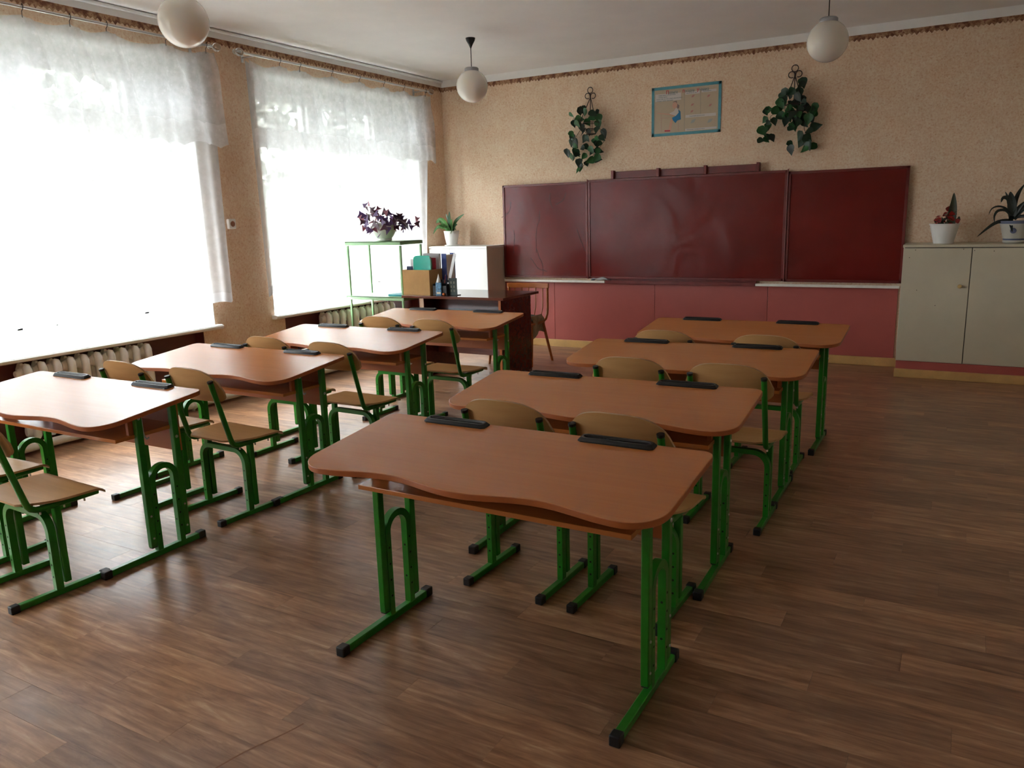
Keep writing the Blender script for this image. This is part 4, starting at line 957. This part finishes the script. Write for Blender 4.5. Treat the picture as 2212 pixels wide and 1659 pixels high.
# blade-leaved plants
def blade(base_, pts, w_, m_, parent, org, yb, yt, wdir=None, tipw=.12, nm='leaf'):
    """a strap leaf through (x, z) points, leaving the base in depth from yb to yt"""
    P3 = [Vector((p[0]-org[0], yb+(yt-yb)*i/(len(pts)-1)-org[1], p[1]-org[2])) for i, p in enumerate(pts)]
    def cr_p(u):
        f = u*(len(P3)-1); i = min(int(f), len(P3)-2); q = f-i
        p0, p1, p2, p3 = P3[max(0, i-1)], P3[i], P3[i+1], P3[min(len(P3)-1, i+2)]
        return .5*((2*p1)+(-p0+p2)*q+(2*p0-5*p1+4*p2-p3)*q*q+(-p0+3*p1-3*p2+p3)*q**3)
    n_ = 12
    def fn(u, v):
        p = cr_p(v); tg = (cr_p(min(1, v+.03))-cr_p(max(0, v-.03))).normalized()
        s_ = tg.cross(Vector(wdir or (.25, 1, .1))).normalized()
        hw = w_*(math.sin(PI*(.12+.88*v)**.9)**.8 if v < .999 else 0)+w_*tipw*(1-v)
        q = p+s_*(2*u-1)*hw; q += Vector((0, -abs(2*u-1)*hw*.35, 0)); return q
    MB().grid(fn, 4, n_, lambda u, v: (0, .0009, 0)).build(nm, m_, parent, 0, 60)
lx, ly, lz = -4.905, 7.33, 1.0965
t = pot('peace_lily', 'white tapered pot of green pointed leaves on the white corner cabinet', lx, ly, lz,
    [(0, .006), (.054, .006), (.060, .02), (.074, .09), (.084, .155), (.086, .163), (.082, .163), (.078, .15), (.07, .1)], white_pot, [(.0, 0), (.066, 0), (.082, .010), (.084, .014), (.06, .008), (0, .007)], (.078, .148))
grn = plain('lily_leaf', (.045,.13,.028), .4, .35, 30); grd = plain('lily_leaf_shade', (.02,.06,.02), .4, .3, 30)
c0 = (lx, lz+.15)
for k, (pts, w_, m_, yt) in enumerate((
  ([(c0[0]+.0, c0[1]), (c0[0]-.0, c0[1]+.10), (c0[0]+.02, c0[1]+.225)], .022, grd, ly-.05), ([(c0[0]-.01, c0[1]), (c0[0]-.03, c0[1]+.10), (c0[0]-.075, c0[1]+.20)], .016, grd, ly+.02),
  ([(c0[0]-.015, c0[1]), (c0[0]-.07, c0[1]+.10), (c0[0]-.12, c0[1]+.13), (c0[0]-.165, c0[1]+.10)], .026, grn, ly-.05), ([(c0[0]-.02, c0[1]), (c0[0]-.09, c0[1]+.06), (c0[0]-.15, c0[1]+.05), (c0[0]-.19, c0[1]-.02)], .015, grn, ly-.08),
  ([(c0[0]+.015, c0[1]), (c0[0]+.05, c0[1]+.10), (c0[0]+.10, c0[1]+.15), (c0[0]+.165, c0[1]+.19)], .014, grn, ly+.02), ([(c0[0]+.02, c0[1]), (c0[0]+.07, c0[1]+.07), (c0[0]+.12, c0[1]+.08)], .012, grd, ly-.06),
  ([(c0[0]+.02, c0[1]), (c0[0]+.07, c0[1]+.045), (c0[0]+.12, c0[1]+.02)], .009, grd, ly-.09), ([(c0[0]-.01, c0[1]), (c0[0]-.04, c0[1]+.07), (c0[0]-.09, c0[1]+.07)], .018, grn, ly-.10),
  ([(c0[0], c0[1]), (c0[0]+.03, c0[1]+.08), (c0[0]+.06, c0[1]+.14)], .016, grn, ly-.07), ([(c0[0], c0[1]), (c0[0]-.02, c0[1]+.06), (c0[0]-.05, c0[1]+.03)], .016, grn, ly-.12),
  ([(c0[0]+.01, c0[1]), (c0[0]+.05, c0[1]+.03), (c0[0]+.06, c0[1]-.02)], .012, grn, ly-.11))):
    blade(None, pts, w_*1.3, m_, t, (lx, ly, lz), ly, yt)
# red-leaved begonia with a tall spike
bx, by, bz = -.145, 7.38, 1.0825
ribs = [(0, 0), (.072, 0)]+[(.072+.036*(z_/.15)+(.0015 if k % 2 else -.0015), z_) for k, z_ in enumerate([.004+.0095*j for j in range(16)])]+[(.112, .157), (.106, .157), (.10, .14)]
t = pot('red_begonia', 'ribbed white pot of red leaves with one tall spike on the cream cabinet', bx, by, bz, ribs, white_pot, None, (.102, .143))
rdm = plain('begonia_red', (.28,.018,.015), .5, .4, 40); dgm = plain('begonia_dark', (.03,.035,.012), .5, .3, 40); gym = plain('begonia_grey', (.14,.13,.09), .5, .3, 40)
bl = [leaf_mesh('leaf', heart, .055, .024, m_) for m_ in (rdm, rdm, dgm, gym)]
rnd = random.Random(12)
for k, (x, z) in enumerate([(q[0], q[1]) for q in BEG[:9]]*3+[(BEG[12][0], BEG[12][1])]*3):
    o = bl[(k+k//9) % 4].copy(); col.objects.link(o); o.parent = t; o.name = 'leaf'
    o.matrix_local = Matrix.Translation((x-bx+rnd.uniform(-.02,.02), rnd.uniform(-.08, .05), max(.150, z-bz+rnd.uniform(-.012,.018)))) @ Matrix.Rotation(rnd.uniform(-1, 1), 4, 'Z') @ Matrix.Rotation(rnd.uniform(-1.1, .9), 4, 'X') @ Matrix.Rotation(rnd.uniform(0, 6.28), 4, 'Y') @ Matrix.Scale(rnd.uniform(.7, 1.05), 4)
for o in bl: bpy.data.objects.remove(o)
blade(None, [(-.096, bz+.145), (-.096, 1.33), (-.094, 1.40), (-.097, 1.482)], .022, dgm, t, (bx, by, bz), by, by-.02, (0, 1, 0), .6, 'tall_leaf')
# strap-leaved plant at the picture edge
px_, py_, pz_ = .342, 7.38, 1.0825
blue_pot = plain('white_blue_pot', (.55,.54,.48), .3, .05, 10)
t = pot('strap_leaf_plant', 'pale pot with blue bands and long dark strap leaves on the cream cabinet', px_, py_, pz_,
    [(0, 0), (.072, 0), (.080, .012), (.074, .022), (.078, .035), (.100, .125), (.110, .155), (.112, .168), (.107, .168), (.10, .15)], blue_pot, None, (.10, .152))
bnd = mat('faded_blue_band', (.13,.15,.24), .4)
MB().lathe([(.1085, .148), (.1125, .156), (.1137, .169), (.1065, .1695)], (0,0,0), 32).build('rim_band', bnd, t)
MB().lathe([(.0748, .020), (.0762, .026), (.0785, .034)], (0,0,0), 32).build('foot_band', bnd, t)
MB().lathe([(.0, 0), (.016, .0), (.022, .0006)], (-.015, -.0985, .095), 10, 0, 'Y').build('flower_print', bnd, t)
dk_ = plain('strap_leaf', (.012,.020,.014), .4, .3, 30)
for k, (pts, w_, yt) in enumerate(((S0, .026, 7.36), (S1, .010, 7.40), (S2, .013, 7.33), (S3, .006, 7.30), (S4, .009, 7.28), (S5, .011, 7.24), (S6, .013, 7.42), (S7, .014, 7.36), (S8, .009, 7.32), (S9, .013, 7.245), (S10, .014, 7.36), (S11, .010, 7.3))):
    blade(None, pts, w_, dk_, t, (px_, py_, pz_), 7.38, yt, (0, 1, 0), .35)

# ------------------------------------------------------------------ outside: lawn and trees seen faintly through the cloth
lawn = tag(MB().box((-70, -40, -1.3), (XL-D-.3, 60, -1.2)).build('lawn', plain('grass_ground', (.13,.14,.11), .95, .4, 1.3)), 'grey-green ground glimpsed under the curtain hem outside the nearest window', 'lawn'); lawn['kind'] = 'stuff'
bark = plain('tree_bark', (.06,.045,.035), .9, .3, 20); fol = plain('tree_leaves', (.19,.20,.17), .8, .4, 3)
def tree(x, y, h, r, seed, lab):
    rnd = random.Random(seed); t = thing('tree', lab, 'tree', (x, y, -1.199), 0, 'trees outside the windows')
    tk_ = MB().tube([(0,0,.02), (.1, .05, h*.45), (.0, .1, h*.75)], .16, None, 8, taper=[1, .8, .4])
    tips = []
    for k in range(9):
        a = rnd.uniform(0, 6.28); z0 = h*rnd.uniform(.12, .65); e_ = (r*math.cos(a)*rnd.uniform(.5, .9), r*math.sin(a)*rnd.uniform(.5, .9), z0+h*rnd.uniform(.15, .3))
        tk_.tube([(.05, .05, z0), (e_[0]*.5, e_[1]*.5, (z0+e_[2])/2+.1), e_], .05, None, 5, taper=[1, .6, .2]); tips.append(e_)
    tk_.build('trunk', bark, t)
    lf = MB()
    for k in range(2200):
        c = tips[rnd.randrange(len(tips))]; p = Vector(c)+Vector((rnd.gauss(0, r*.42), rnd.gauss(0, r*.42), rnd.gauss(0, r*.6)))
        p.x = max(-r*.87, min(r*.87, p.x)); p.y = max(-r*.87, min(r*.87, p.y)); p.z = max(.3, p.z)
        q = Matrix.Rotation(rnd.uniform(0, 6.28), 3, Vector((rnd.gauss(0,1), rnd.gauss(0,1), rnd.gauss(0,1))).normalized()); s_ = rnd.uniform(.11, .20)
        lf.add([tuple(p+q@Vector(v_)*s_) for v_ in ((-1,-.5,0),(1,-.5,0),(.6,.7,.2),(-.6,.7,.2))], [(0,1,2,3)])
    f_ = lf.build('foliage', fol, t, 0, 0); f_['kind'] = 'stuff'
TREES = [(-12.0, 3.4, 7.2, 1.5, 'nearest tree outside, pale behind the left panes of the nearest window'),
 (-12.6, 6.55, 6.2, 1.5, 'rounded tree outside, pale behind the right panes of the nearest window'),
 (-12.2, 9.7, 6.9, 1.5, 'tree outside, hidden mostly by the papered pier between the windows'),
 (-12.8, 12.85, 6.3, 1.5, 'tree outside, pale behind the left panes of the far window'),
 (-12.4, 16.0, 7.0, 1.5, 'tree outside, pale behind the middle of the far window'),
 (-13.0, 19.15, 6.4, 1.5, 'tree outside, pale behind the right panes of the far window'),
 (-13.5, 22.9, 7.2, 2.0, 'farthest tree outside, at the right edge of the far window')]
for k, (x, y, h, r, lab) in enumerate(TREES): tree(x, y, h, r, 50+k, lab)
